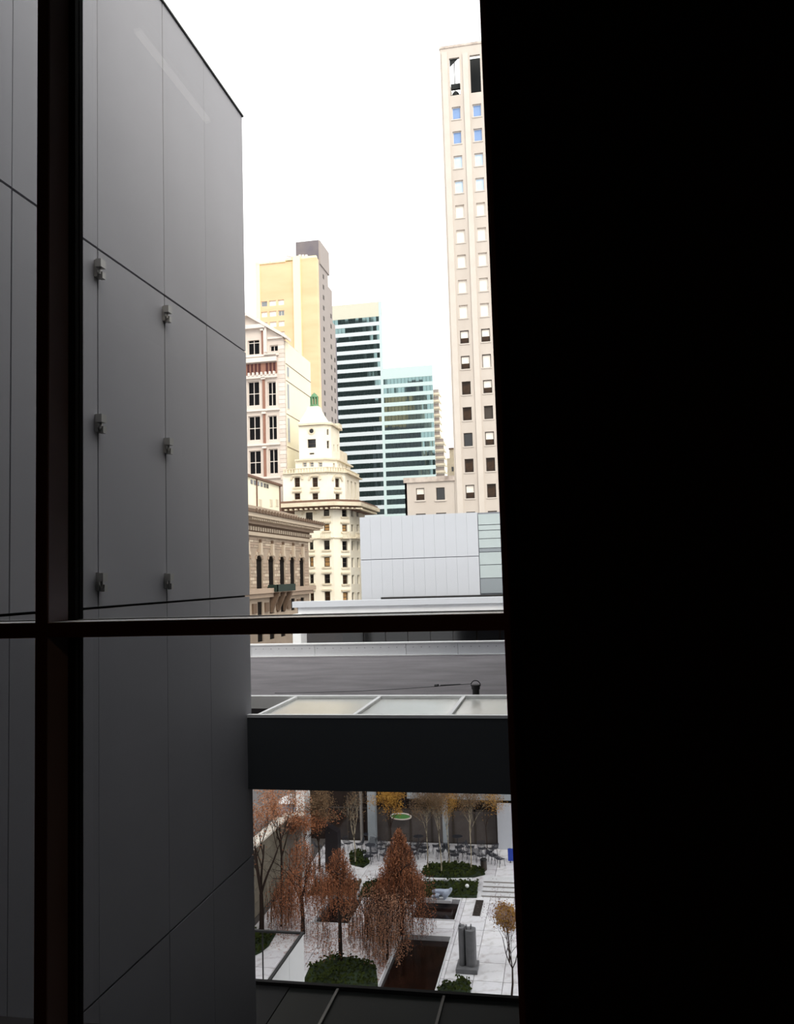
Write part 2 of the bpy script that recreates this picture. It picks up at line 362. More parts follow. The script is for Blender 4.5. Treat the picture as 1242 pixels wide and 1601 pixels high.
# lower dark canopy at the bottom of the view
ZG = -9.4
ya = atZ(806, 1558, ZG).y
lo = thing('lower_canopy', 'dark glazed canopy with thin dividing bars at the bottom of the view', 'roof', (-4, 15, ZG - .5))
B('back_rim', 'dark_trim', lo, -13, -.05, ya - .12, ya, ZG - .25, ZG + .02)
MB().box(XW + .05, -.05, 9, ya - .12, ZG - .4, ZG - .12).box(-13, XW + .05, YE + .1, ya - .12, ZG - .4, ZG - .06).build('base', 'dark_trim', lo)
bars = [atZ(520, 1560, ZG).x, atZ(693, 1560, ZG).x]; d = bars[1] - bars[0]
ed = [XW + .05, bars[0] - d, bars[0], bars[1], bars[1] + d, -.05]
ed = sorted(e for e in ed if e >= XW)
for i in range(len(ed) - 1):
    B('glass_panel', 'lower_glass', lo, ed[i] + .03, ed[i + 1] - .03, 9, ya - .15, ZG - .1, ZG - .06)
    if i: B('glazing_bar', 'cap_stone' if 0 else 'wall_grey', lo, ed[i] - .03, ed[i] + .03, 9, ya - .12, ZG - .12, ZG - .02)
# ================================================================== FAR BUILDINGS
GZ = -18.6
B('ground', 'asphalt', None, -260, 120, 2.9, 620, GZ - .5, GZ, kind='structure')
# ---- right stone tower
TY = 120; f = FY(TY)
tx0 = atY(711, 740, TY).x; tx1 = tx0 + 26; ttop = atY(691, 77, TY).z
tw = thing('stone_tower', 'tall pale stone office tower with paired window columns beside the black wall', 'building', (tx0 + 12, TY + 10, GZ))
wa0, wa1 = atY(707, 178, TY).x, atY(720.5, 178, TY).x
per = atY(739.5, 178, TY).x - wa0; ww = wa1 - wa0
zt0 = atY(712, 167, TY).z; zt1 = atY(731, 758.3, TY).z; dz = (zt0 - zt1) / 15; wh = 20.5 / 39.5 * dz
holes = []; topz = atY(712, 90, TY).z; topb = atY(712, 149, TY).z
ncol = 5
for c in range(ncol):
    for r in range(16): holes.append((wa0 + c * per, wa0 + c * per + ww, zt0 - r * dz - wh, zt0 - r * dz))
body_top = topb - .3
top_h = [(wa0 + c * per - .15, wa0 + c * per + ww + .1, topb, topz) for c in range(ncol)]
MB().holed(f, tx0, tx1, GZ, ttop, holes + top_h, .45).build('front_wall', 'tower_stone', tw)
MB().box(tx0, tx1, TY + .5, TY + 22, GZ, body_top).box(tx0 + .02, tx0 + .4, TY + .03, TY + 22, body_top + .01, ttop - .02).box(tx0 + .4, tx1, TY + .45, TY + .46, body_top, topb).build('side_wall', 'tower_stone', tw)
MB().box(tx0 + .4 + per * 1.0, tx1, TY + 3, TY + 21.9, body_top, ttop - .3).build('plant_room', 'tower_behind', tw)
FB('parapet_cap', 'stain_stone', tw, f, tx0 - .1, tx1, ttop, ttop + .35, -.5, .12)
for c in range(ncol + 1):    # piers standing proud
    a = tx0 if c == 0 else wa0 + (c - 1) * per + ww + .35
    b = (wa0 + c * per - .35) if c < ncol else tx1
    if b > a: FB('pier', 'tower_stone_pale', tw, f, a + .25, b - .05, GZ, ttop - 1.2 if c else ttop - .6, 0, .18)
gl = [['blind_blue', 'blind_blue'], ['blind_blue', 'blind_blue'], ['blind_skyblue', 'blind_skyblue'], ['blind_skyblue', 'blind_skyblue'], ['blind_white'] * 2, ['blind_white'] * 2, ['blind_white'] * 2, ['blind_white'] * 2, ['blind_white'] * 2, ['half', 'half'], ['half', 'blind_white'], ['glass_brown', 'half'], ['glass_brown', 'frame_dark'], ['glass_black', 'half'], ['glass_brown', 'glass_brown'], ['half', 'glass_brown']]  # blue rows: reflected sky put into the pane colour
random.seed(3)
for c in range(ncol):
    for r in range(16):
        h = (wa0 + c * per, wa0 + c * per + ww, zt0 - r * dz - wh, zt0 - r * dz)
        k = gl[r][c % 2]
        wn = window(tw, f, *h, .38, 'frame_pale' if r < 9 else 'frame_dark', 'glass_brown' if k == 'half' else k, t=.09)  # white rows: plain white pane, no separate blind built
        if k == 'half': FB('blind', 'blind_white', wn, f, h[0] + .1, h[1] - .1, h[2] + wh * .45, h[3] - .1, -.34, -.3)
        FB('sill', 'tower_stone_pale', wn, f, h[0] - .1, h[1] + .1, h[2] - .16, h[2], -.28, .1)
    if r: FB('vent', 'frame_dark', tw, f, wa0 + c * per, wa0 + c * per + ww, zt1 - dz - .45, zt1 - dz - .1, 0, .05)
a = wa0 - .1
B('steel_post', 'frame_dark', tw, a + ww * .42, a + ww * .42 + .1, TY + 1, TY + 1.1, body_top, topz + 1)
MB().hexa([f.p(a, topz - 1.1, -.4), f.p(a + .05, topz - 1.1, -.4), f.p(a + .05, topz - 1.1, -.3), f.p(a, topz - 1.1, -.3), f.p(a, topz + .02, -.4), f.p(a + ww, topz + .02, -.4), f.p(a + ww, topz + .02, -.3), f.p(a, topz + .02, -.3)]).build('gusset', 'tower_behind', tw)
mch = MB().box(a - .1, a + ww + .2, TY + .8, TY + 1.6, topb - .2, topb + .55).box(a, a + ww + .1, TY + .8, TY + 1.2, topb + 1.5, topb + 2.3)
mch.lathe((a + ww * .5, TY + 1.3, topb + .5), [(.55, 0), (.5, .5), (.25, .8), (.05, .9)], 12); mch.build('roof_machine', 'tower_behind', tw)
# ---- low stone building left of the tower
lx0 = atY(633.5, 780, TY).x; lt_ = atY(640, 747, TY).z
lb = thing('low_stone_building', 'low stained stone building with two dark windows left of the tall tower', 'building', (lx0 + 4, TY + 8, GZ))
f2 = FY(TY + .15)
hl = [(atY(650.5, 770, TY).x, atY(663.5, 770, TY).x, atY(657, 782, TY).z, atY(657, 763, TY).z), (atY(682, 770, TY).x, atY(695.5, 770, TY).x, atY(689, 781.5, TY).z, atY(689, 762, TY).z)]
MB().holed(f2, lx0, tx0 + .1, GZ, lt_, hl, .4).box(lx0, tx0 - .02, TY + .6, TY + 14, GZ, lt_ - .2).box(lx0, lx0 + .3, TY + .15, TY + 14, GZ, lt_).build('wall', 'tower_stone', lb)
FB('cornice', 'stain_stone', lb, f2, lx0 - .15, tx0 - .02, lt_ - .75, lt_, 0, .25)
for i, h in enumerate(hl):
    wn = window(lb, f2, *h, .35, 'frame_dark', 'glass_black' if i else 'glass_brown', t=.08)
    FB('sill', 'tower_stone_pale', wn, f2, h[0] - .2, h[1] + .2, h[2] - .2, h[2], -.2, .15)
    if i == 0: FB('blind', 'blind_white', wn, f2, h[0] + .08, h[1] - .08, (h[2] + h[3]) / 2, h[3] - .08, -.3, -.27)
    FB('vent', 'frame_dark', lb, f2, h[0] - .1, h[1] + .1, atY(657, 805, TY).z, atY(657, 803, TY).z, 0, .06)
zz = lt_
rb = thing('rooftop_block', 'small tan rooftop hut with a step roof against the tower', 'building', (tx0 - 2, TY + 24, GZ))
q = TY + 22
MB().box(atY(699, 720, q).x, tx0 * q / TY + .8, q, q + 4, GZ, atY(705, 716, q).z).box(atY(703, 720, q).x, tx0 * q / TY + .8, q + .3, q + 4, 0, atY(705, 702, q).z).build('wall', 'gotham_trim', rb)
B('roof', 'cornice_brown', rb, atY(702, 720, q).x, tx0 * q / TY + .8, q + .1, q + 4.2, atY(705, 702, q).z, atY(705, 700, q).z)
B('window', 'glass_black', rb, atY(706, 720, q).x, atY(709, 720, q).x, q - .05, q + .02, atY(705, 737, q).z, atY(705, 730, q).z)
# ---- glass tower
GY = 360; g = FY(GY)
gt = thing('glass_tower', 'banded green glass office tower with white spandrels beyond the hotel', 'building', (-95, GY + 20, GZ))
gx0, gx1, gx2 = atY(505, 640, GY).x, atY(601, 640, GY).x, atY(679, 655, GY).x
zrow0 = atY(560, 460 + 190 / 4.576, GY).z; zrow1 = atY(580, 460 + 1560 / 4.576, GY).z; nr = 21; dzr = (zrow0 - zrow1) / nr
ghh = dzr * .29
top1 = atY(560, 475.5, GY).z; top2 = atY(640, 573.5, GY).z
kk = (GY + 50) / GY * 1.01
MB().prism([(gx0, GY + .3), (gx1 - .3, GY + .3), (gx1 * kk, GY + 50), (gx0 * kk, GY + 50)], GZ, top1).prism([(gx1, GY + .3), (gx2 - .3, GY + .3), (gx2 * kk, GY + 50), (gx1 * kk, GY + 50)], GZ, top2).build('core', 'museum_joint', gt)
FB('plant_screen', 'mech_cream', gt, g, gx0, gx1, zrow0 + ghh, top1 + .2, -.6, .1)
for k in range(nr + 6):
    zc = zrow0 - k * dzr
    if zc < GZ + 2: break
    for (a, b, top) in ((gx0, gx1 - 1.2, top1), (gx1, gx2, top2)):
        if zc + dzr * .7 > top + (0 if a == gx0 else 0): continue
        m = MB(); u = a
        while u < b - .3:
            e = min(u + 1.62, b); tl = random.uniform(-.012, .012); t2 = random.uniform(-.01, .01)
            m.hexa([g.p(u + .09, zc - ghh, .05 + tl), g.p(e - .06, zc - ghh, .05 - tl), g.p(e - .06, zc - ghh, -.2), g.p(u + .06, zc - ghh, -.2),
                    g.p(u + .06, zc + ghh, .05 + tl + t2), g.p(e - .06, zc + ghh, .05 - tl + t2), g.p(e - .06, zc + ghh, -.2), g.p(u + .06, zc + ghh, -.2)]); u = e
        m.build('glass_band', 'curtain_glass', gt, kind='stuff')
        FB('spandrel', 'spandrel_white' if a == gx0 else 'spandrel_aqua', gt, g, a, b, zc - dzr + ghh, zc - ghh, -.2, .25)
FB('corner_strip', 'spandrel_aqua', gt, g, gx1 - 1.2, gx1, GZ, top1, -.2, .2)
zc = zrow0
while zc + dzr * .7 > top2: zc -= dzr
FB('plant_screen', 'spandrel_aqua', gt, g, gx1, gx2, zc + ghh, top2, -.4, .2)
# ---- balconied block right of the glass tower
cy = 400
cbx = [atY(676, 660, cy).x, atY(689, 680, cy).x]
cbx = [cbx[0], cbx[1]]
cb_ = thing('balcony_tower', 'thin cream apartment tower with stacked balconies just right of the glass tower', 'building', (cbx[0], cy + 8, GZ))
zc1 = atY(683, 600, cy).z; zc2 = atY(688, 680, cy).z
MB().box(cbx[0], cbx[0] + 2.2, cy + 12, cy + 20, GZ, zc1).box(cbx[0] + 2.2, cbx[1], cy + 12, cy + 20, GZ, zc2).build('wall', 'gotham_cream', cb_)
z = zc1 - 2
while z > 10:
    xx = cbx[0] + 2.6 if z > zc2 else cbx[1] + .4
    o = MB().box(cbx[0] - 1, xx, cy + 10.6, cy + 18, z - 1.1, z).build('balcony', 'gotham_trim', cb_)
    B('recess', 'tan_side', o, cbx[0] - .8, xx - .6, cy + 11.9, cy + 11.98, z + .1, z + 1.9)
    z -= 3.6
# ---- tan tower
NY = 250; n = FY(NY)
nx0, nx1, nx2, nx3 = [atY(p, q_, NY).x for p, q_ in ((400.5, 450), (460, 450), (471, 450), (497.5, 500))]
ztl, ztr = atY(430, 411, NY).z, atY(485, 403.5, NY).z
yb1 = 280; y_back = atX(527, 620, atY(497.5, 500, 250).x).y + .02
tt = thing('tan_tower', 'tall yellow-tan brick tower with grey penthouse behind the pedimented building', 'building', ((nx0 + nx3) / 2, NY + 10, GZ))
wins = []
for row in range(8):
    zz = atY(425, 470 + row * 16.6, NY).z
    for (a, b) in ((408.5, 418), (421, 432), (435, 444.5)): wins.append((atY(a, 480, NY).x, atY(b, 480, NY).x, zz - 1.75, zz))
MB().holed(n, nx0, nx1, GZ, ztl, wins, .5).build('front_wall', 'tan_brick', tt)
for i, h in enumerate(wins): window(tt, n, *h, .4, 'frame_pale', 'blind_white' if (i * 7) % 5 else 'museum_glass_dark', nu=1 + (i % 2), t=.15)
B('core', 'tan_brick', tt, nx0, nx3 - 6, NY + .6, yb1 - 14, GZ, ztl - .2)
FB('corner_pier', 'tan_pale', tt, n, nx0, nx0 + 1.4, GZ, ztl, -.4, .3)
FB('stair_shaft', 'tan_pale', tt, n, nx1, nx2, GZ, ztl + 1.2, -2, .9)
FB('front_wall', 'tan_brick', tt, n, nx2, nx3, GZ, ztr, -2, .3)
for k in range(4): FB('parapet', 'tan_pale', tt, n, nx0 + k * (nx3 - nx0) / 4, nx0 + (k + 1) * (nx3 - nx0) / 4 - .1, (ztl if k < 2 else ztr) - .1, (ztl if k < 2 else ztr) + .6, -1, .35)
B('back_wall', 'penthouse_grey', tt, nx0 - 4, nx3 - .2, y_back, y_back + 2, GZ, ztr - 20)  # unseen dark wall, added to darken reflections in the glass tower
fs = FX(nx3)
y_a = atX(519.5, 470, nx3).y; y_b = atX(527, 620, nx3).y
y_0 = atX(513, 440, nx3).y
MB().box(nx3 - 6, nx3, NY + 2, y_0, GZ, ztr).box(nx3 - 6, nx3, y_0, y_a, GZ, ztr - 5).box(nx3 - 6, nx3, y_a, y_b, GZ, ztr - 16).build('side_wall', 'tan_side', tt)  # shade on this side put into a greyer colour
for k in range(19):
    for p in (505, 516, 521):
        zc = ztr - 3.6 - k * 3.55
        yy = atX(p + (k * .22), 400 + k * 17, nx3).y
        if p > 505 and k < 3: continue
        if p == 521 and k < 7: continue
        FB('window', 'frame_dark', tt, fs, yy - .7, yy + .7, zc - .8, zc + .6, -.1, .06)
px0, px1 = atY(463, 400, NY + 3).x, atY(498.5, 400, NY + 3).x
B('penthouse', 'penthouse_grey', tt, px0, px1, NY + 3, NY + 14, ztr - 1, atY(480, 377, NY + 3).z)
B('parapet', 'tan_side', tt, px1, px1 + .5, NY + 3, NY + 14, ztr - 1, atY(480, 378, NY + 3).z)
m = MB(); c = atY(458, 402, NY - .5); m.tube([atY(449, 400, NY), c, atY(461, 403, NY), atY(464, 410, NY)], .35, 5)
for p in (468, 473, 478): m.box(atY(p, 400, NY + 1).x, atY(p + 3, 400, NY + 1).x, NY + .5, NY + 2, ztr, atY(p, 396 + (p % 5), NY + 1).z)
m.build('roof_equipment', 'frame_pale', tt)
# ---- pedimented building
PY = 125; p_ = FY(PY)
rx = atY(446, 650, PY).x; cx = atY(389, 560, PY).x
pb = thing('pedimented_building', 'pink and white gabled building with tall paired windows next to the grey wing wall', 'building', (cx, PY + 8, GZ))
ze = atY(443, 528, PY).z; zp = atY(389, 491, PY).z
X = lambda p, y=640: atY(p, y, PY).x
Zz = lambda y, p=410: atY(p, y, PY).z
hol = []; spec = []
for (a, b, y0, y1, nu, nv) in ((387.5, 405.5, 518, 555, 2, 2), (422, 434.5, 540, 549.5, 2, 1), (387.5, 405.5, 597, 635, 2, 2), (418.5, 431.5, 597, 635, 2, 2), (388.5, 407, 651, 689, 2, 2), (419.5, 433, 650, 688, 2, 2), (389.5, 408, 705, 742, 2, 2), (420.5, 434.5, 702, 741, 2, 2)):
    ym = (y0 + y1) / 2
    h = (X(a, ym), X(b, ym), Zz(y1, a), Zz(y0, a)); hol.append(h); spec.append((nu, nv))
xl_ = 2 * cx - rx
mir_h = [(2 * cx - h[1], 2 * cx - h[0], h[2], h[3]) for h in hol]
m = MB().holed(p_, xl_, rx, GZ, ze, [hol[0]] + [h for h in hol[1:]] + [h for h in mir_h if h[1] < hol[0][0]], .6)
m.box(xl_, rx - .05, PY + .7, PY + 8, GZ, ze - .2)
m.hexa([(xl_, PY, ze), (rx, PY, ze), (rx, PY + 1.2, ze), (xl_, PY + 1.2, ze), (cx - .1, PY, zp - .5), (cx + .1, PY, zp - .5), (cx + .1, PY + 1.2, zp - .5), (cx - .1, PY + 1.2, zp - .5)])
m.build('front_wall', 'pediment_pink', pb)
for s in (-1, 1):   # raking roof slabs
    e = rx + .7 if s > 0 else xl_ - .7
    MB().hexa([(cx, PY - .8, zp - .45), (e, PY - .8, ze - .35), (e, PY + 1.6, ze - .35), (cx, PY + 1.6, zp - .45), (cx, PY - .8, zp + .15), (e, PY - .8, ze + .15), (e, PY + 1.6, ze + .15), (cx, PY + 1.6, zp + .15)]).build('raking_cornice', 'pediment_white', pb)
for h, (nu, nv) in zip(hol, spec): window(pb, p_, *h, .4, 'pediment_white', 'glass_black', nu=nu, nv=nv, t=.11)
zpd = Zz(508)
FB('cornice', 'pediment_white', pb, p_, xl_, X(416, 510), Zz(514), zpd, 0, .7)
FB('cornice', 'pediment_white', pb, p_, xl_, X(434, 565), Zz(567), Zz(560), 0, .6)
FB('cornice', 'pediment_white', pb, p_, xl_, X(434, 590), Zz(592), Zz(587), 0, .5)
FB('frieze', 'pediment_brown', pb, p_, X(380, 575), X(433.5, 575), Zz(585), Zz(568), 0, .12)
for k in range(8):
    a = 389 + k * 5.8
    if abs(k - 4) < 1: continue
    FB('louvre', 'maroon', pb, p_, X(a - 1.6, 575), X(a + 1.6, 575), Zz(584), Zz(568.5), .12, .2)
for k in range(7): FB('bracket', 'pediment_white', pb, p_, X(390 + k * 6.5, 587), X(392.5 + k * 6.5, 587), Zz(588), Zz(583), .12, .7)
for (y0, y1) in ((518, 555), (594, 640), (648, 694), (702, 746)):
    sh = (y0 - 518) * .018
    FB('pilaster', 'pediment_brown', pb, p_, X(409.5 + sh, y0), X(413 + sh, y0), Zz(y1), Zz(y0), 0, .25)
    FB('capital', 'pediment_white', pb, p_, X(408.3 + sh, y0), X(414.5 + sh, y0), Zz(y0), Zz(y0 - 3), 0, .5)
    FB('string_course', 'pediment_white', pb, p_, xl_, X(436 + sh, y0), Zz(y1 + 3), Zz(y1), 0, .35)
FB('column', 'pediment_white', pb, p_, X(413.5, 535), X(418.5, 535), Zz(557), Zz(510), 0, .5)
FB('small_gable', 'pediment_white', pb, p_, X(419, 525), X(443, 525), Zz(532), Zz(529), 0, .35)
bal = MB().fbox(p_, X(415, 550), X(433, 550), Zz(557), Zz(556), 0, .7).fbox(p_, X(415, 550), X(433, 550), Zz(552.5), Zz(552), .5, .65)
for k in range(8): bal.fbox(p_, X(415.5 + k * 2.4, 550), X(416.3 + k * 2.4, 550), Zz(557), Zz(552), .52, .62)
bal.build('balcony_rail', 'pediment_white', pb)
z = Zz(752)
while z < ze - 1:      # corner quoins
    FB('quoin', 'pediment_white' if int(z * 2) % 2 else 'pediment_pink', pb, p_, rx - .95, rx + .05, z, z + .62, -.3, .08); z += .68
sf = FX(rx); ysb = atX(487, 640, rx).y
MB().box(rx - 8, rx, PY + .72, ysb, GZ, ze - .4).build('side_wall', 'cream_side', pb)
for (p, y0, y1) in ((450, 573, 590), (450.5, 600, 640), (451.5, 653, 692)):
    q0 = atX(p - 1.3, (y0 + y1) / 2, rx).y; q1 = atX(p + 1.3, (y0 + y1) / 2, rx).y
    o = FB('window', 'frame_pale', pb, sf, q0 - .15, q1 + .15, atX(p, y1, rx).z, atX(p, y0, rx).z, -.1, .05)
    FB('pane', 'museum_glass_dark', o, sf, q0, q1, atX(p, y1, rx).z + .15, atX(p, y0, rx).z - .15, .05, .08)
for y in (568, 594, 646, 697): FB('string_course', 'cornice_brown', pb, sf, PY + .75, ysb, atX(446, y, rx).z, atX(446, y, rx).z + .09, 0, .05)
FB('drainpipe', 'cornice_brown', pb, sf, ysb - .6, ysb - .1, GZ, atX(484, 650, rx).z, 0, .2)
# ---- clubhouse with arched windows (faces +X)
CX = -34.0; k_ = FX(CX)
def CYZ(px, py): q = atX(px, py, CX); return q.y, q.z
y0c = CYZ(386, 870)[0]; y1c = CYZ(476, 880)[0]; yA = CYZ(372, 900)[0]
zpar, zco1, zco0, zst = CYZ(390, 786)[1], CYZ(390, 800)[1], CYZ(390, 811)[1], CYZ(390, 835)[1]
zled = CYZ(390, 929)[1]
cl = thing('stone_clubhouse', 'brown stone clubhouse with heavy cornice and tall arched windows in the street', 'building', (CX - 8, (y0c + y1c) / 2, GZ))
ar = [atX(p, 900, CX).y for p in (370, 388.5, 406, 425.3, 443, 458.5, 472.5)]
step = (ar[6] - ar[2]) / 4; ar = [ar[2] + step * (i - 4) for i in range(9)]
aw = .98; ztop = CYZ(406, 869)[1]; zbot = CYZ(406, 925)[1]
hs = []
for y in ar:
    hs.append((y - aw, y + aw, zbot, ztop - .5))
    for j in range(4):   # stepped arch
        t0 = .5 - .125 * j; hs.append((y - aw * math.cos(math.asin(min(1, (j + .5) / 4.4))), y + aw * math.cos(math.asin(min(1, (j + .5) / 4.4))), ztop - t0 - .001, ztop - t0 + .125))
low = [(y - .8, y + .8, CYZ(406, 962)[1], CYZ(406, 941)[1]) for y in ar[::1]]
low2 = [(y - .9, y + .9, CYZ(406, 1004)[1], CYZ(406, 991)[1]) for y in ar[::1]]
yEnd = y1c + 1.8
MB().holed(k_, y0c - 12, yEnd, GZ, zst, hs + low + low2, .16).box(CX - 16, CX - .2, y0c - 12, yEnd, GZ, zst).build('wall', 'club_stone', cl)
MB().box(CX - 16, CX, yEnd, yEnd + .3, GZ, zst).build('end_wall', 'club_stone', cl)
for y in ar:
    o = FB('arched_window', 'window_recess', cl, k_, y - aw, y + aw, zbot, ztop + .05, -.18, -.13)
    FB('keystone', 'club_stone_b', cl, k_, y - .28, y + .28, ztop + .1, ztop + 1.5, 0, .35)
    FB('keystone_head', 'club_dark', cl, k_, y - .15, y + .2, ztop + .9, ztop + 1.9, .0, .3)
    # voussoir stones
    for j in range(7):
        t = math.pi * (j + .5) / 7
        r0, r1 = 1.05, 1.4
        if j == 3: continue
        cyy, czz = y + math.cos(t) * (r0 + r1) / 2, ztop - .45 + math.sin(t) * (r0 + r1) / 2 * .9
        FB('voussoir', 'club_stone_b' if j % 2 else 'club_stone_c', cl, k_, cyy - .17, cyy + .17, czz - .17, czz + .17, 0, .12)
# rusticated blocks between the windows
random.seed(5)
nrow = 8; zr = [zled + .7 + i * (ztop - zled - 1.2) / nrow for i in range(nrow + 1)]
for i in range(nrow):
    for j in range(3, len(ar)):
        a, b = ar[j - 1] + aw + .12, ar[j] - aw - .12; mid = (a + b) / 2 + (-.35 if i % 2 else .35)
        for u0, u1 in ((a, mid - .03), (mid + .03, b)):
            FB('stone_block', random.choice(('club_stone_b', 'club_stone_c', 'club_stone')), cl, k_, u0, u1, zr[i] + .04, zr[i + 1] - .04, 0, random.uniform(.03, .08))
    a, b = ar[-1] + aw + .12, yEnd - .05
    FB('stone_block', random.choice(('club_stone_b', 'club_stone_c')), cl, k_, a, b, zr[i] + .04, zr[i + 1] - .04, 0, .06)
zz = [ztop + .9 + i * (zst - ztop - 1.2) / 4 for i in range(5)]
for i in range(4):
    u = ar[2] + 1 + (i % 2) * 1.3
    while u < yEnd - .5:
        e = min(u + 2.6, yEnd - .05)
        FB('stone_block', random.choice(('club_stone_b', 'club_stone_c', 'club_stone')), cl, k_, u + .03, e - .03, zz[i] + .03, zz[i + 1] - .03, 0, .06); u = e
# entablature
for nm, a, b, w_, mt in (('string_course', zst - .15, zst + .25, .45, 'club_stone_b'), ('frieze', zst + .25, zco0 - .6, .15, 'club_dark'), ('bed_moulding', zco0 - .6, zco0, .6, 'club_stone_c'), ('cornice', zco0, zco1 - .35, 1.7, 'club_stone_b'), ('cornice_lip', zco1 - .35, zco1, 1.9, 'club_dark')):
    MB().box(CX - 2, CX + w_, y0c - 12, yEnd + .3 + w_, a, b).build(nm, mt, cl)
MB().box(CX - 1.6, CX - .9, y0c - 12, yEnd - 1.5, zco1, zpar).build('parapet', 'club_stone', cl)
m = MB(); u = y0c - 2
while u < yEnd + 1.5: m.box(CX + .6, CX + 1.5, u, u + .28, zco0 - .28, zco0); u += .62
m.build('modillion', 'club_stone_b', cl, kind='stuff')
m = MB(); u = y0c - 2
while u < yEnd + .5: m.box(CX + .15, CX + .32, u, u + .45, zst + .45, zco0 - .85); u += .8
m.build('frieze_ornament', 'club_stone_b', cl, kind='stuff')
m = MB(); u = y0c - 2
while u < yEnd + 1.8: m.box(CX + 1.9, CX + 2.0, u, u + .35, zco1 - .3, zco1 + .1); u += 1.0
m.build('antefix', 'club_dark', cl, kind='stuff')
MB().box(CX - 1, CX + .8, y0c - 12, yEnd + .9, zled, zled + .55).box(CX - 1, CX + .5, y0c - 12, yEnd + .6, zled - .5, zled).build('string_course', 'club_stone_c', cl)
FB('window', 'glass_black', cl, k_, 1, 1.01, 0, .01, 0, .01) if 0 else None
for h in low + low2: FB('window', 'window_recess', cl, k_, h[0], h[1], h[2], h[3], -.18, -.13)
for y in [v + step / 2 for v in ar[2:-1]]: FB('carved_panel', 'club_dark', cl, k_, y - .6, y + .6, CYZ(406, 958)[1], CYZ(406, 943)[1], 0, .2)
ya_, yb_ = atX(418.5, 918, CX).y, atX(447, 918, CX).y
m = MB().fbox(k_, ya_, yb_, CYZ(425, 925)[1], CYZ(425, 914)[1], 1.2, 1.3).fbox(k_, ya_, ya_ + .1, CYZ(425, 925)[1], CYZ(425, 914)[1], 0, 1.3).fbox(k_, yb_ - .1, yb_, CYZ(425, 925)[1], CYZ(425, 914)[1], 0, 1.3)
m.build('balcony', 'flag_green', cl, label='dark green balcony screen')
m = MB()
for q in (.15, .5, .85):
    y = ya_ + (yb_ - ya_) * q
    m.hexa([k_.p(y - .2, zled - 2.4, 0), k_.p(y + .2, zled - 2.4, 0), k_.p(y + .2, zled - 2.4, .2), k_.p(y - .2, zled - 2.4, .2), k_.p(y - .25, zled, 0), k_.p(y + .25, zled, 0), k_.p(y + .25, zled, 1.2), k_.p(y - .25, zled, 1.2)])
m.build('balcony_bracket', 'club_dark', cl)
# ---- penthouse wall behind the club parapet
PX = -38.5; kp = FX(PX); y0p, y1p = atX(372, 760, PX).y, atX(438, 775, PX).y
zt_p = atX(390, 746, PX).z
ph = thing('cream_penthouse', 'cream rooftop wall with a row of tiny windows above the club cornice', 'building', (PX - 3, y0p + 5, zst))
B('wall', 'cream_side', ph, PX - 8, PX, y0p, y1p, zst + .01, zt_p)
B('roof', 'cornice_brown', ph, PX - 8.2, PX + .3, y0p, y1p + .3, zt_p, zt_p + .3)
for p in (393.5, 398.5, 403.5, 409, 414, 418): 
    y = atX(p, 756, PX).y; zc = atX(p, 753 + (p - 393) * .28, PX).z
    FB('window', 'glass_black', ph, kp, y - .35, y + .35, zc - .3, zc + .25, -.1, .06)
for p in (401, 437): y = atX(p, 770, PX).y; FB('drainpipe', 'cornice_brown', ph, kp, y - .1, y + .1, zst + .02, zt_p, 0, .15)
for p in (407, 424, 433): y = atX(p, 785, PX).y; zc = atX(p, 783, PX).z; FB('shutter', 'gotham_trim', ph, kp, y - .5, y + .5, zc - .8, zc + .2, 0, .06)
# ---- hotel with the green lantern
HY = 122
ht = thing('cream_hotel', 'cream stone hotel stepping up to a turret with a green lantern', 'building', (-45, HY + 8, GZ))
def foot(pl, pf, pc, ps, py, dy=0.0, Y=HY):
    """footprint: left px, end of front px, end of chamfer px, end of side px; the chamfer is 45 degrees"""
    Y0 = Y + dy; xL = max(atY(pl, py, Y0).x, rx + .45); xF = atY(pf, py, Y0).x
    t = atY(pc, py, 1).x; c = (t * Y0 - xF) / (1 - t)
    xS = xF + c; yS = atX(ps, py, xS).y
    return [(xL, Y0), (xF, Y0), (xS, Y0 + c), (xS, yS), (xL, yS)]
def frames(fp):
    L = []
    for i in range(3):
        a, b = Vector((*fp[i], 0)), Vector((*fp[i + 1], 0)); d = (b - a); n_ = Vector((d.y, -d.x, 0)); L.append((Fr(a, d, n_), d.length))
    return L
def grow(fp, g_):
    (xL, Y0), (xF, _), (xS, yC), (_, yS), _b = fp; k = g_ * .414
    gl_ = min(g_, .0) if g_ > 0 else g_
    return [(xL - gl_, Y0 - g_), (xF + k, Y0 - g_), (xS + g_, yC - k), (xS + g_, yS + g_), (xL - gl_, yS + g_)]
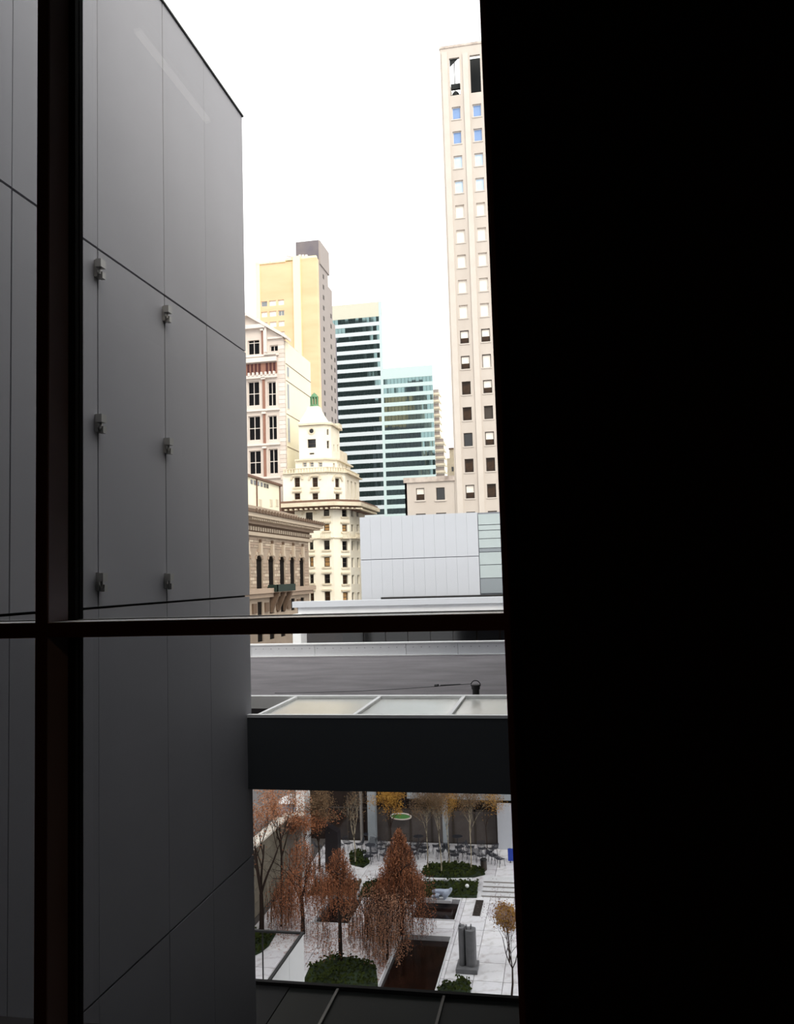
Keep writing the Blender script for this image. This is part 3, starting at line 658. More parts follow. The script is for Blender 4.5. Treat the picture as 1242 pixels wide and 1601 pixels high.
def stage(fp, z0, z1, holes_by_face, fm='frame_dark', gmf=None, wallm='gotham_cream'):
    fr = frames(fp); m = MB()
    for i, (F_, L) in enumerate(fr):
        m.holed(F_, 0, L, z0, z1, [h[:4] for h in holes_by_face.get(i, [])], .5)
    inner = grow(fp, -.55); m.prism(inner, z0, z1 - .05); m.prism(fp, z1 - .05, z1)
    m.build('wall', wallm, ht)
    for i, (F_, L) in enumerate(fr):
        for h in holes_by_face.get(i, []):
            g_ = h[4] if len(h) > 4 else 'glass_black'
            wn = window(ht, F_, *h[:4], .4, fm, g_, nu=1, nv=2, t=.1)
            if len(h) > 5: 
                s = MB().fbox(F_, h[0] - .25, h[1] + .25, h[2] - .25, h[2], -.2, .2)
                s.fbox(F_, h[0] - .3, h[1] + .3, h[3] + .15, h[3] + .4, 0, .3); s.build('surround', 'gotham_trim', wn)
            # arched heads
            if len(h) > 6:
                cu = (h[0] + h[1]) / 2; rr = (h[1] - h[0]) / 2 + .3; a_ = MB()
                for j in range(8):
                    t0, t1 = math.pi * j / 8, math.pi * (j + 1) / 8
                    P = lambda t, r_, w_: F_.p(cu + math.cos(t) * r_, h[3] - .35 + math.sin(t) * r_, w_)
                    a_.hexa([P(t0, rr, 0), P(t0, rr + .3, 0), P(t0, rr + .3, .25), P(t0, rr, .25), P(t1, rr, 0), P(t1, rr + .3, 0), P(t1, rr + .3, .25), P(t1, rr, .25)])
                a_.build('arch', 'gotham_trim', wn)
    return fr
def facehole(fr, i, pa, pb, y0, y1, *extra):
    """project a pixel rectangle onto face i"""
    F_, L = fr[i]
    def hit(px, py):
        r = ray(px, py); t = F_.o.dot(F_.n) / r.dot(F_.n); p = r * t; return (p - F_.o).dot(F_.a), p.z
    ym = (y0 + y1) / 2; pm = (pa + pb) / 2
    u0, u1 = hit(pa, ym)[0], hit(pb, ym)[0]
    u0 = max(.05, u0); u1 = min(L - .05, max(u1, u0 + .3))
    return (u0, u1, hit(pm, y1)[1], hit(pm, y0)[1], *extra)
HZ = lambda y, p=490: atY(p, y, HY).z
# lower body
fpL = foot(462, 522, 548, 572, 860); frL = frames(fpL); zC = HZ(795)
rowsL = [(796, 807), (819, 830), (845, 859.5), (871, 886), (898, 912), (925, 940), (951, 965)]
cc = ['glass_black', 'lit_amber', 'glass_black', 'lit_amber', 'glass_black', 'glass_brown', 'glass_black']
H = {0: [], 1: [], 2: []}
for i, (a, b) in enumerate(rowsL):
    s = (a - 796) * .012
    if i > 1: H[0].append(facehole(frL, 0, 483.5 + s, 489.5 + s, a, b, cc[i], 1))
    H[0].append(facehole(frL, 0, 506 + s, 515 + s, a, b, cc[i], 1))
    H[1].append(facehole(frL, 1, 535 + s, 543 + s, a + 1, b + 1, cc[(i * 3) % 7], 1))
    H[2].append(facehole(frL, 2, 549.5 + s, 553.5 + s, a + 1, b + 1)); H[2].append(facehole(frL, 2, 558 + s, 561.5 + s, a + 1, b + 1))
H[0].append(facehole(frL, 0, 478, 489, 801, 817, 'glass_black', 1, 1))
stage(fpL, GZ, zC, H)
for fc, a, b in ((0, 503, 518), (1, 531.5, 545), (2, 548.5, 555), (2, 557.5, 562)):
    h = facehole(frL, fc, a, b, 834, 841); F_ = frL[fc][0]
    m = MB().fbox(F_, h[0], h[1], h[2] - .15, h[2] + .05, 0, .9).fbox(F_, h[0], h[1], h[3] - .1, h[3], .75, .9)
    u = h[0] + .1
    while u < h[1]: m.fbox(F_, u, u + .09, h[2], h[3] - .1, .78, .87); u += .28
    m.build('balcony', 'gotham_trim', ht)
for y in (841.5,): 
    for fc in (0, 1, 2):
        F_, L = frL[fc]; FB('string_course', 'gotham_trim', ht, F_, 0, L, HZ(y + 1.2), HZ(y), 0, .2)
# great cornice
for g_, a, b, mt in ((1.2, 798, 793, 'cornice_brown'), (2.0, 793, 787, 'gotham_trim'), (1.7, 787, 783.5, 'cornice_brown')):
    fq = foot(441, 520, 547, 572, 800); MB().prism(grow(fq, g_), HZ(a), HZ(b)).build('cornice', mt, ht)
m = MB()
for fc in range(3):
    F_, L = frL[fc]; u = -1
    while u < L + 1: m.fbox(F_, u, u + .35, HZ(798), HZ(796), 1.0, 1.9); u += .8
m.build('modillion', 'gotham_trim', ht, kind='stuff')
# upper body
fpU = foot(441, 513, 540, 562, 765); frU = frames(fpU)
H = {0: [], 1: [], 2: []}
for a, b in ((460.5, 469), (488.5, 497)):
    H[0].append(facehole(frU, 0, a, b, 746.5, 761.5, 'glass_brown', 1, 1)); H[0].append(facehole(frU, 0, a, b + .5, 771, 781, 'glass_brown', 1))
H[1].append(facehole(frU, 1, 524.5, 531, 748, 762, 'glass_brown', 1, 1)); H[1].append(facehole(frU, 1, 525, 531.5, 772, 782, 'glass_brown', 1))
for a in (543.5, 549, 555): H[2].append(facehole(frU, 2, a, a + 2.6, 751 + (a - 543) * .3, 781))
stage(fpU, HZ(787), HZ(739), H)
MB().prism(grow(fpU, .5), HZ(739.5), HZ(738)).build('cornice', 'gotham_trim', ht)
for fc in range(3):
    F_, L = frU[fc]; m = MB().fbox(F_, 0, L, HZ(732), HZ(731), -.2, .1); u = .1
    while u < L: m.fbox(F_, u, u + .2, HZ(738), HZ(732), -.15, .05); u += .45
    m.build('balustrade', 'gotham_trim', ht)
# stage two
fp2 = foot(462, 507, 527, 548, 722, 1.5); fr2 = frames(fp2)
H = {0: [facehole(fr2, 0, a, a + 6.5, 722.5, 730, 'museum_glass_dark') for a in (473, 484, 497.5)], 1: [facehole(fr2, 1, 521, 524, 724, 731)], 2: [facehole(fr2, 2, a, a + 1.6, 726, 732) for a in (530, 535, 541)]}
stage(fp2, HZ(740), HZ(716), H, fm='frame_pale')
MB().prism(grow(fp2, .4), HZ(717.5), HZ(715)).build('cornice', 'gotham_trim', ht)
# turret
fp3 = foot(467.5, 506.5, 518, 531, 685, 2.5); fr3 = frames(fp3)
H = {0: [facehole(fr3, 0, 481, 494, 686.5, 700, 'glass_black'), facehole(fr3, 0, 484, 491.5, 708, 710.5, 'glass_black')], 1: [facehole(fr3, 1, 511.5, 515, 689, 701, 'glass_black'), facehole(fr3, 1, 511.5, 514, 671, 680, 'museum_glass_dark')], 2: [facehole(fr3, 2, a, a + 1.8, 695, 706, 'glass_black') for a in (521.5, 527.5)]}
stage(fp3, HZ(716), HZ(660), H)
F_ = fr3[0][0]; h = facehole(fr3, 0, 484, 491, 670.5, 677.5); rr = (h[1] - h[0]) / 2; cu, cv = (h[0] + h[1]) / 2, (h[2] + h[3]) / 2
m = MB(); P = lambda t, r_, w_: F_.p(cu + math.cos(t) * r_, cv + math.sin(t) * r_, w_)
for j in range(12):
    t0, t1 = j * math.pi / 6, (j + 1) * math.pi / 6
    m.hexa([P(t0, rr, 0), P(t0, rr + .2, 0), P(t0, rr + .2, .12), P(t0, rr, .12), P(t1, rr, 0), P(t1, rr + .2, 0), P(t1, rr + .2, .12), P(t1, rr, .12)])
o = m.build('round_window', 'gotham_trim', ht)
m = MB(); i0 = len(m.v); m.v += [P(j * math.pi / 6, rr, .03) for j in range(12)]; m.f.append(tuple(range(12))); m.build('pane', 'glass_black', o)
MB().prism(grow(fp3, .4), HZ(660), HZ(657)).build('cornice', 'gotham_trim', ht)
MB().prism(fp3, HZ(657), HZ(654.5)).build('parapet', 'gotham_cream', ht)
zc0 = HZ(654.5); xa, xb_ = fp3[0][0], fp3[1][0]; cxr = atY(491.5, 640, HY + 5).x
cyr = HY + 5.2
m = MB(); hw = (xb_ - xa) / 2
prev = None; prof = [(1.0, 0), (.86, .28), (.66, .55), (.5, .8), (.44, 1.0)]
zl0 = atY(491.5, 637, cyr).z
for (s0, t0), (s1, t1) in zip(prof[:-1], prof[1:]):
    q = lambda s_: [(cxr - hw * s_, cyr - hw * s_), (cxr + hw * s_, cyr - hw * s_), (cxr + hw * s_, cyr + hw * s_), (cxr - hw * s_, cyr + hw * s_)]
    m.prism(q(s0), zc0 + (zl0 - zc0) * t0, zc0 + (zl0 - zc0) * t1, q(s1))
m.build('turret_roof', 'cream_side', ht)
ln = MB(); r_ = (atY(499, 636, cyr).x - atY(484.5, 636, cyr).x) / 2; zt_ = atY(491.5, 614.5, cyr).z; hh = zt_ - zl0
ln.lathe((cxr, cyr, zl0), [(r_, 0), (r_ * 1.05, .1 * hh), (r_ * .8, .16 * hh)], 8)
for j in range(8):
    a = math.pi / 8 + j * math.pi / 4; ln.tube([(cxr + math.cos(a) * r_ * .72, cyr + math.sin(a) * r_ * .72, zl0 + .14 * hh), (cxr + math.cos(a) * r_ * .72, cyr + math.sin(a) * r_ * .72, zl0 + .68 * hh)], .13, 5)
ln.lathe((cxr, cyr, zl0 + .66 * hh), [(r_ * .9, 0), (r_ * .95, .05 * hh), (r_ * .75, .12 * hh), (r_ * .55, .22 * hh), (r_ * .25, .3 * hh), (.08, .36 * hh)], 8)
ln.build('lantern', 'copper_green', ht, label='green copper lantern')
# stepped side roofs
for (pf, ps, y, dy) in ((519, 523, 662, 4), (524, 534, 690, 6)):
    pass
MB().box(fp3[2][0] - 3, fp3[2][0] - .3, fp3[3][1], fp3[3][1] + 6, HZ(740), HZ(690)).box(fp3[2][0] - 3, fp3[2][0] + .6, fp3[2][1] + 3, fp3[3][1] - .5, HZ(660), HZ(652)).build('roof_block', 'gotham_trim', ht)
# ---- white museum block and far portico
MY = 61; mf = FY(MY)
x0, x1, x2 = [atY(p, 870, MY).x for p in (564, 749, 800)]
zt_ = atY(655, 805, MY).z; zj = atY(655, 872.5, MY).z; zb = atY(655, 934, MY).z
mu = thing('white_museum_block', 'flat white panelled museum block in front of the stone tower', 'building', ((x0 + x1) / 2, MY + 5, GZ))
B('core', 'museum_joint', mu, x0 + .02, x2 + 3, MY + .12, MY + 20, GZ, zt_ - .03)
for i in range(11):
    a, b = x0 + (x1 - x0) * i / 11, x0 + (x1 - x0) * (i + 1) / 11
    for z0, z1 in ((zj + .025, zt_), (zb - 3, zj - .025)):
        FB('panel', 'museum_white', mu, mf, a + .003, b - .003, z0, z1, -.12, random.uniform(-.006, .006))
ys = [803, 820.5, 829, 842, 857, 863, 883, 904, 928]; ms = ['museum_glass', 'museum_glass', 'museum_glass', 'museum_glass', 'museum_glass_dark', 'museum_glass', 'museum_glass', 'museum_glass_dark']
for i in range(8): FB('glass_panel', ms[i], mu, mf, x1 + .05, x2 + 3, atY(765, ys[i + 1], MY).z + .03, atY(765, ys[i], MY).z - .02, -.1, -.02)
QY = 57; PQ = 50.0; qf = FY(PQ)
gx = atY(457.5, 970, PQ).x; gxr = 4.0
zA, zB_ = atY(620, 937, PQ).z, atY(620, 957, PQ).z
po = thing('garden_portico', 'white framed portico and glazed lobby at the far end of the garden', 'building', ((gx + gxr) / 2, QY + 4, -18))
FB('beam', 'museum_white', po, qf, gx, gxr, atY(620, 946.5, PQ).z, zA, -.8, 0)
FB('roof_deck', 'roof_membrane', po, qf, gx + .1, gxr, zA - .8, zA - .35, -10.8, -.8)
FB('beam_step', 'concrete_pale', po, qf, gx + .3, gxr, zB_, atY(620, 947, PQ).z, -.8, -.25)
FB('soffit', 'concrete_pale', po, qf, gx + .3, gxr, zB_ + .02, zA - .82, -10.8, -.82)
B('roof_edge', 'dark_trim', po, gx + 3.5, gxr, PQ + 10.1, PQ + 10.6, zA - .35, zA - .12)
pst = atY(470.5, 980, PQ).x
FB('corner_post', 'white_trim', po, qf, gx, pst, -18, zB_, -1.2, 0)
B('recess_wall', 'lobby_glass', po, pst * 1.2 - .2, gxr, QY + 3, QY + 3.2, -14.6, zB_)
for i in range(12):
    a = pst + (gxr - pst) * i / 12; B('window', 'glass_black', po, a + .06, a + (gxr - pst) / 12 - .06, QY + 2.9, QY + 3, -14, zB_ - .1)
zS = atY(690, 1247, QY).z
B('lobby_soffit', 'column_pale', po, atY(638, 1245, QY).x, gxr, QY - .4, QY + 3, zS, zS + .35)
lx = atY(480, 1280, QY).x
nb = 15
for i in range(nb):
    a = lx + (gxr - lx) * i / nb; b = lx + (gxr - lx) * (i + 1) / nb
    o = MB().box(a, a + .07, QY, QY + .15, -18, zS).box(b - .07, b, QY, QY + .15, -18, zS).box(a, b, QY, QY + .15, -15.9, -15.8).build('window', 'frame_dark', po)
    B('pane', 'lobby_glass', o, a + .07, b - .07, QY + .05, QY + .1, -15.85, zS); B('pane', 'lobby_grey' if 2 < i < 11 else 'lobby_glass', o, a + .07, b - .07, QY + .05, QY + .1, -18, -15.85)  # grey lower panes carry the lobby floor reflection in their colour
    B('spandrel', 'lobby_glass', po, a + .01, b - .01, QY + .05, QY + .12, zS + .35 if a > atY(638, 1245, QY).x else zS, -13.2)
for p0_, p1_ in ((575, 587), (692, 699)):
    y = QY - 1.4; B('column', 'column_pale', po, atY(p0_, 1280, y).x, atY(p1_, 1280, y).x, y, y + .5, -18, -13.2)
for p0_ in (563,): y = QY - .6; B('column', 'wall_grey', po, atY(p0_, 1280, y).x, atY(p0_ + 3, 1280, y).x, y, y + .3, -18, -13.2)
B('side_pier', 'wall_grey', po, atY(470, 1260, QY).x, atY(476, 1260, QY).x + .3, QY - 1, QY + .1, -18.0, -13)
# ================================================================== GARDEN
G = -18.0
def gp(px, py): return atZ(px, py, G)
def grect(l, r, back, front):   # left px at front edge, right px at front edge -> world rect
    yf = gp((l + r) / 2, front).y; yb = gp((l + r) / 2 + 10, back).y
    return (gp(l, front).x, gp(r, front).x, yf, yb)
pools = [grect(590, 684, 1462, 1541), grect(637, 713, 1405, 1438), grect(485, 547, 1398, 1444)]
pools[0] = (gp(597, 1525).x, gp(686, 1538).x, gp(650, 1556).y, gp(660, 1462).y)
GX0, GX1, GY0, GY1 = -16.4, 2.5, 31.0, 56.9
def subtract(r, h):
    x0, x1, y0, y1 = r; a, b, c, d = h
    if b <= x0 or a >= x1 or d <= y0 or c >= y1: return [r]
    out = []
    if a > x0: out.append((x0, a, y0, y1))
    if b < x1: out.append((b, x1, y0, y1))
    m0, m1 = max(a, x0), min(b, x1)
    if c > y0: out.append((m0, m1, y0, c))
    if d < y1: out.append((m0, m1, d, y1))
    return out
def sub_all(rs):
    for h in pools: rs = [q for r in rs for q in subtract(r, h)]
    return [q for q in rs if q[1] - q[0] > .02 and q[3] - q[2] > .02]
m = MB()
for q in sub_all([(GX0 - 6, GX1 + 2, GY0, GY1 + 6)]): m.box(*q, GZ + .01, G - .07)
gf = m.build('garden_floor', 'paving_bed', None, kind='structure')
random.seed(11)
tsx, tsy = 1.32, 1.75
x = GX0; nt_ = 0
while x < GX1 - .1:
    y = GY0 + 2
    while y < GY1 + 0:
        for q in sub_all([(x, min(x + tsx, GX1), y, min(y + tsy, GY1))]):
            z = random.uniform(-.01, .004)
            B('paving_slab', random.choice(('paving', 'paving_b', 'paving_c')), gf, q[0] + .012, q[1] - .012, q[2] + .012, q[3] - .012, G - .07, G + z); nt_ += 1
        y += tsy
    x += tsx
plabel = ['large dark reflecting pool at the foot of the garden, brown with fallen leaves', 'dark square pool beside the pale reclining sculpture', 'dark leafy pool behind the slender weeping tree trunk']
for (x0, x1, y0, y1), lb_ in zip(pools, plabel):
    p = thing('reflecting_pool', lb_, 'pool', ((x0 + x1) / 2, (y0 + y1) / 2, G - .5), 'garden pools')
    t = .07
    m = MB().box(x0, x0 + t, y0, y1, G - .58, G + .03).box(x1 - t, x1, y0, y1, G - .58, G + .03).box(x0 + t, x1 - t, y0, y0 + t, G - .58, G + .03).box(x0 + t, x1 - t, y1 - t, y1, G - .58, G + .03)
    m.build('coping', 'coping_stone', p)
    B('water', 'pool_water', p, x0 + t, x1 - t, y0 + t, y1 - t, G - .55, G - .22)
# ground-cover beds (low leafy mats)
def bed(pix, label, mat_='leaf_green', h=.25, soil='ground_green', dens=90, name='planting_bed', world=None):
    P = world or [tuple(gp(*q).xy) for q in pix]
    xs = [p[0] for p in P]; ys = [p[1] for p in P]; c = (sum(xs) / len(xs), sum(ys) / len(ys))
    r = thing(name, label, 'plants', (*c, G), 'ground cover beds')
    MB().prism(P, G + .005, G + .06).build('soil', soil, r)
    def inside(x, y):
        k = False; n_ = len(P)
        for i in range(n_):
            a, b = P[i], P[(i + 1) % n_]
            if (a[1] > y) != (b[1] > y) and x < (b[0] - a[0]) * (y - a[1]) / (b[1] - a[1]) + a[0]: k = not k
        return k
    m = MB(); area = (max(xs) - min(xs)) * (max(ys) - min(ys)); n_ = int(area * dens)
    for _ in range(n_):
        x, y = random.uniform(min(xs), max(xs)), random.uniform(min(ys), max(ys))
        if not inside(x, y): continue
        z = G + .06 + h * random.random() * (.6 + .4 * noise.noise(Vector((x, y, 0)))); s = random.uniform(.05, .11)
        a = Vector((random.uniform(-1, 1), random.uniform(-1, 1), random.uniform(-.4, .4))).normalized() * s; b = a.orthogonal().normalized() * s * .7
        c_ = Vector((x, y, z)); m.quad(c_ - a, c_ - b, c_ + a, c_ + b)
    m.build('foliage', mat_, r, kind='stuff')
    return r
bed([(660, 1366), (668, 1352), (700, 1350), (733, 1352), (757, 1360), (759, 1368), (742, 1372), (670, 1374)], 'oval green ground-cover bed in front of the chairs')
bed([(560, 1403), (572, 1379), (748, 1379), (746, 1404)], 'long green planted strip behind the square pool', dens=80)
bed([(480, 1400), (500, 1378), (566, 1378), (556, 1400)], 'brown leaf-strewn planted strip behind the weeping trees', mat_='leaf_brown', soil='ground_brown', dens=80)
bed([(548, 1352), (546, 1335), (560, 1331), (572, 1333), (578, 1350), (568, 1357)], 'small dark green shrub bed near the far chairs')
bed([(470, 1545), (485, 1512), (520, 1496), (560, 1500), (588, 1512), (592, 1548)], 'wide dark green ivy bed around the slender weeping tree', h=.4, dens=70)
bed([(682, 1556), (692, 1539), (712, 1537), (714, 1533), (735, 1534), (736, 1556)], 'green hedge patch between the large pool and the paving at the bottom', h=.35)
bed([(385, 1500), (400, 1456), (432, 1460), (420, 1480), (408, 1490)], 'dark green bed beside the low white garden wall at left', h=.3)
# curb and steps
cbk = [gp(666, 1376), gp(750, 1376)]
tag(B('stone_curb', 'coping_stone', None, cbk[0].x, cbk[1].x, cbk[0].y - .12, cbk[0].y + .12, G + .006, G + .12), 'pale stone curb between the two green beds', 'curb')
st = thing('garden_steps', 'short flight of pale stone garden steps near the right edge', 'stairs', (*gp(778, 1400).xy, G))
sx0, sx1 = gp(753, 1400).x, gp(812, 1400).x; sy0, sy1 = gp(776, 1403).y, gp(776, 1382).y
for k in range(4):
    a = sy0 + (sy1 - sy0) * k / 4; B('step', 'coping_stone', st, sx0, sx1, a, sy1 + .3, G + .01 + k * .08, G + .08 + k * .08)
    B('riser', 'wall_grey', st, sx0 + .05, sx1 - .05, a - .012, a, G + .01 + k * .08, G + .065 + k * .08)
# white garden wall with dark cap at lower left
zw = atZ(475, 1457, -15.3)
xw, yw = zw.x, zw.y
gw = thing('white_garden_wall', 'low white garden wall with a thin black cap and black handrail at lower left', 'wall', (xw - .15, yw - 3, G))
for k in range(4): B('wall_panel', 'white_trim', gw, xw - .08, xw, yw - 2 * (k + 1) + .01, yw - 2 * k - .01, G + .006, -15.38)
for k in range(5): B('rail_post', 'dark_trim', gw, xw - 8.3 + k * 1.6, xw - 8.25 + k * 1.6, yw - .06, yw - .01, G + .006, -15.38)
MB().box(xw - .1, xw + .02, yw - 8, yw + .02, -15.38, -15.3).box(xw - 8.4, xw - .1, yw - .1, yw + .02, -15.38, -15.3).build('cap', 'dark_trim', gw)
# street-side stone wall
SXW = gp(393, 1442).x; 
zsw = atX(395, 1329, SXW).z
sw = thing('street_wall', 'long brown-grey stone garden wall with pale coping along the street', 'wall', (SXW, 45, G))
ye = atX(448, 1287, SXW).y
B('core', 'panel_joint', sw, SXW - .5, SXW - .04, 32, ye, GZ, zsw)
yy = 32.0; rws = 5
while yy < ye - .2:
    e = min(yy + 2.2, ye)
    for r in range(rws):
        z0 = G + (zsw - G) * r / rws; z1 = G + (zsw - G) * (r + 1) / rws
        B('stone_block', 'garden_wall_stone', sw, SXW - .04, SXW + random.uniform(0, .02), yy + .015, e - .015, z0 + .012, z1 - .012)
    yy = e
yy = 32.0
while yy < ye - .1:
    B('coping_stone', 'cap_stone', sw, SXW - .6, SXW + .08, yy + .03, min(yy + .8, ye) - .03, zsw, zsw + .12); yy += .8
st2 = thing('gate_pier', 'short grey stone pier where the street wall ends', 'wall', (SXW + .4, ye + .5, G))
B('pier', 'wall_grey', st2, SXW - .2, SXW + .9, ye + .1, 49.85, GZ, zsw + .05)
B('cap', 'cap_stone', st2, SXW - .3, SXW + 1, ye + .05, 49.9, zsw + .05, zsw + .2)
# white end wall + blue panel on the right
p0 = gp(779.5, 1328); yq = p0.y
tag(B('white_screen_wall', 'museum_white', None, p0.x, p0.x + 2.6, yq, yq + .25, G + .006, atY(780, 1257, yq).z), 'plain white upright screen wall at the right edge of the garden', 'wall')
p1 = gp(795, 1350)
bt = thing('blue_board', 'bright blue board standing beside the white screen wall', 'sign', (p1.x + .4, p1.y, G))
B('board', 'blue_vinyl', bt, p1.x, p1.x + 1.0, p1.y, p1.y + .08, G + .15, atY(795, 1327, p1.y).z)
for x_ in (p1.x + .1, p1.x + .8): B('leg', 'frame_dark', bt, x_, x_ + .06, p1.y + .08, p1.y + .14, G, G + .9)
# bin
p = gp(757, 1360); hb = atY(757, 1342, p.y).z - G; rb_ = .19
bn = thing('litter_bin', 'dark bronze cylindrical litter bin beside the oval bed', 'bin', (p.x, p.y, G))
MB().lathe((p.x, p.y, G), [(rb_ * .95, .005), (rb_, .05), (rb_, hb * .82), (rb_ * .9, hb * .83)], 16).build('drum', 'bin_bronze', bn)
MB().lathe((p.x, p.y, G), [(rb_ * 1.08, hb * .84), (rb_ * 1.1, hb * .92), (rb_ * .8, hb), (rb_ * .3, hb * 1.01)], 16).build('lid', 'dark_trim', bn)
# sculptures (plain stand-ins)
def skin_form(name, verts, edges, radii, m, parent):
    me = bpy.data.meshes.new(name); me.from_pydata(verts, edges, []); o = bpy.data.objects.new(name, me); COL.objects.link(o)
    md = o.modifiers.new('skin', 'SKIN'); sv = me.skin_vertices[0].data
    for i, r_ in enumerate(radii): sv[i].radius = (r_, r_)
    sv[0].use_root = True
    s = o.modifiers.new('sub', 'SUBSURF'); s.levels = 2; s.render_levels = 2
    me.materials.append(MATS[m]); o.parent = parent; md.use_smooth_shade = True
    return o
p = gp(690, 1413)
s1 = thing('pale_sculpture', 'pale blue-grey rounded reclining abstract form by the square pool', 'sculpture', (p.x, p.y + .25, G))
B('plinth', 'coping_stone', s1, p.x - .55, p.x + .55, p.y + .05, p.y + .55, G + .01, G + .16)
skin_form('body', [(.34, 0, .36), (.12, .04, .52), (-.18, .06, .6), (-.55, .04, .52), (-.2, -.12, .36), (-.56, -.14, .3), (.48, 0, .62), (.58, -.05, .8), (.12, -.08, .3)], [(0, 1), (1, 2), (2, 3), (2, 4), (4, 5), (0, 6), (6, 7), (0, 8)], [.2, .19, .15, .09, .13, .09, .13, .06, .2], 'sculpture_pale', s1)
p = gp(731, 1521); hS = atY(729, 1449, p.y + .3).z - G
s2 = thing('grey_column_sculpture', 'tall grey ribbed slab sculpture on a square plinth beside the large pool', 'sculpture', (p.x, p.y + .3, G))
wS = gp(745, 1521).x - gp(717, 1521).x
B('plinth', 'sculpture_grey', s2, gp(711.5, 1528).x, gp(746, 1528).x, p.y - .15, p.y + .85, G + .01, G + .2)
m = MB()
for k, (a, b, dh, n_) in enumerate(((-.5, -.13, -.02, .3), (-.12, .5, -.12, .36))):
    x0, x1 = p.x + wS * a, p.x + wS * b; xc = (x0 + x1) / 2; hwid = (x1 - x0) / 2
    pts = [(xc + hwid * math.cos(t), p.y + .45 - n_ * abs(math.sin(t)) ** .6 * (1 if math.sin(t) > 0 else -.6)) for t in [j * math.pi / 8 for j in range(16)]]
    m.prism(pts[::-1], G + .2, G + hS + dh)
for x_, w_, h_ in ((-.42, .08, .1), (-.1, .1, .03), (.2, .06, .08)): m.box(p.x + wS * x_, p.x + wS * (x_ + w_), p.y + .3, p.y + .5, G + hS - .1, G + hS + h_ * .8)
m.build('slab', 'sculpture_grey', s2)
p = gp(520, 1362); hS = atY(520, 1290, p.y).z - G
s3 = thing('black_slab_sculpture', 'tall black slanted-top block sculpture among the rusty trees', 'sculpture', (p.x, p.y, G))
a, b = gp(508.5, 1362).x, gp(530, 1362).x
MB().hexa([(a, p.y, G + .01), (b, p.y, G + .01), (b, p.y + .7, G + .01), (a, p.y + .7, G + .01), (a + .05, p.y, G + hS), (b - .02, p.y, G + hS - .45), (b - .02, p.y + .7, G + hS - .45), (a + .05, p.y + .7, G + hS)]).build('block', 'sculpture_black', s3)
p = atY(627, 1276.5, QY - .5)
ov = thing('oval_sign', 'small green oval with pale rim hanging before the lobby glass', 'sign', p)
rx_ = (atY(643, 1276, QY - .5).x - atY(611, 1276, QY - .5).x) / 2
el = lambda t, s_: (p.x + math.cos(t) * rx_ * s_, QY - .5, p.z + math.sin(t) * .2 * s_)
MB().tube([el(k * math.pi / 12, 1) for k in range(25)], .05, 6).build('rim', 'frame_pale', ov)
m = MB(); m.v += [Vector(el(k * math.pi / 12, .98)) + Vector((0, -.02, 0)) for k in range(24)] + [Vector(el(k * math.pi / 12, .98)) + Vector((0, .03, 0)) for k in range(24)]
m.f += [tuple(range(24)), tuple(range(24, 48))[::-1]] + [(k, (k + 1) % 24, 24 + (k + 1) % 24, 24 + k) for k in range(24)]; m.build('face', 'green_felt', ov)
m = MB().tube([(p.x - .3, QY - .5, p.z + .18), (p.x - .3, QY - .45, -13.4)], .015, 4).tube([(p.x + .3, QY - .5, p.z + .18), (p.x + .3, QY - .45, -13.4)], .015, 4).box(p.x - .4, p.x + .4, QY - .5, QY + .06, -13.42, -13.34); m.build('hanger', 'cable_grey', ov)
for k, px in enumerate((740, 752, 765)):
    q = gp(px, 1312); o = thing('stone_block', ['leftmost', 'middle', 'rightmost'][k] + ' of three pale stone blocks at the lobby glass', 'block', (q.x, q.y, G), 'pale blocks by the lobby')
    B('slab', 'cap_stone', o, q.x - .2, q.x + .2, q.y - .15, q.y + .2, G + .2, G + .42); B('base', 'frame_dark', o, q.x - .16, q.x + .16, q.y - .1, q.y + .15, G, G + .2)
# wire chairs and tables
def make_chair():
    t = thing('wire_chair', 'dark grey wire garden chair on the far terrace', 'chair', (0, 0, 0), 'wire chairs on the far terrace')
    m = MB(); N = 5
    for i in range(N + 1):     # wire bowl seat
        u = -.24 + .48 * i / N; m.tube([(u, -.2, .46), (u * .9, .0, .42), (u, .2, .45)], .014, 4); v = -.2 + .4 * i / N
        m.tube([(-.26, v, .47), (0, v, .41), (.26, v, .47)], .014, 4)
    m.build('seat', 'chair_wire', t)
    m = MB()
    for i in range(N + 1):
        u = -.25 + .5 * i / N; m.tube([(u, .2, .45), (u * 1.05, .28, .62), (u, .33, .8)], .014, 4); z = .5 + .3 * i / N
        m.tube([(-.27, .2 + .35 * (z - .45), z), (0, .26 + .35 * (z - .45), z), (.27, .2 + .35 * (z - .45), z)], .014, 4)
    m.build('backrest', 'chair_wire', t)
    for sx in (-1, 1):
        for sy in (-1, 1): MB().tube([(.2 * sx, .16 * sy, .44), (.24 * sx, .22 * sy, .0)], .016, 5).build('leg', 'chair_wire', t)
    return t
cpos = [(595 + x / 5.4, 1225 + y / 5.4) for x, y in [(45, 490), (15, 550), (365, 465), (360, 610), (385, 540), (480, 540), (505, 605), (545, 480), (560, 545), (582, 605), (615, 540), (650, 605), (680, 540), (700, 620), (750, 510), (765, 570), (800, 590), (820, 480), (820, 548), (850, 600), (880, 540), (930, 470), (690, 490), (450, 460), (425, 610), (310, 470), (330, 560), (280, 510)]] + [(385 + x / 5.645, 1225 + y / 5.645) for x, y in [(1030, 395), (1075, 400), (1040, 510), (1100, 500), (1160, 510), (1225, 560), (1000, 560)]]
chairs = []; tabs = []; proto = make_chair(); first = True; random.seed(21); placed = []
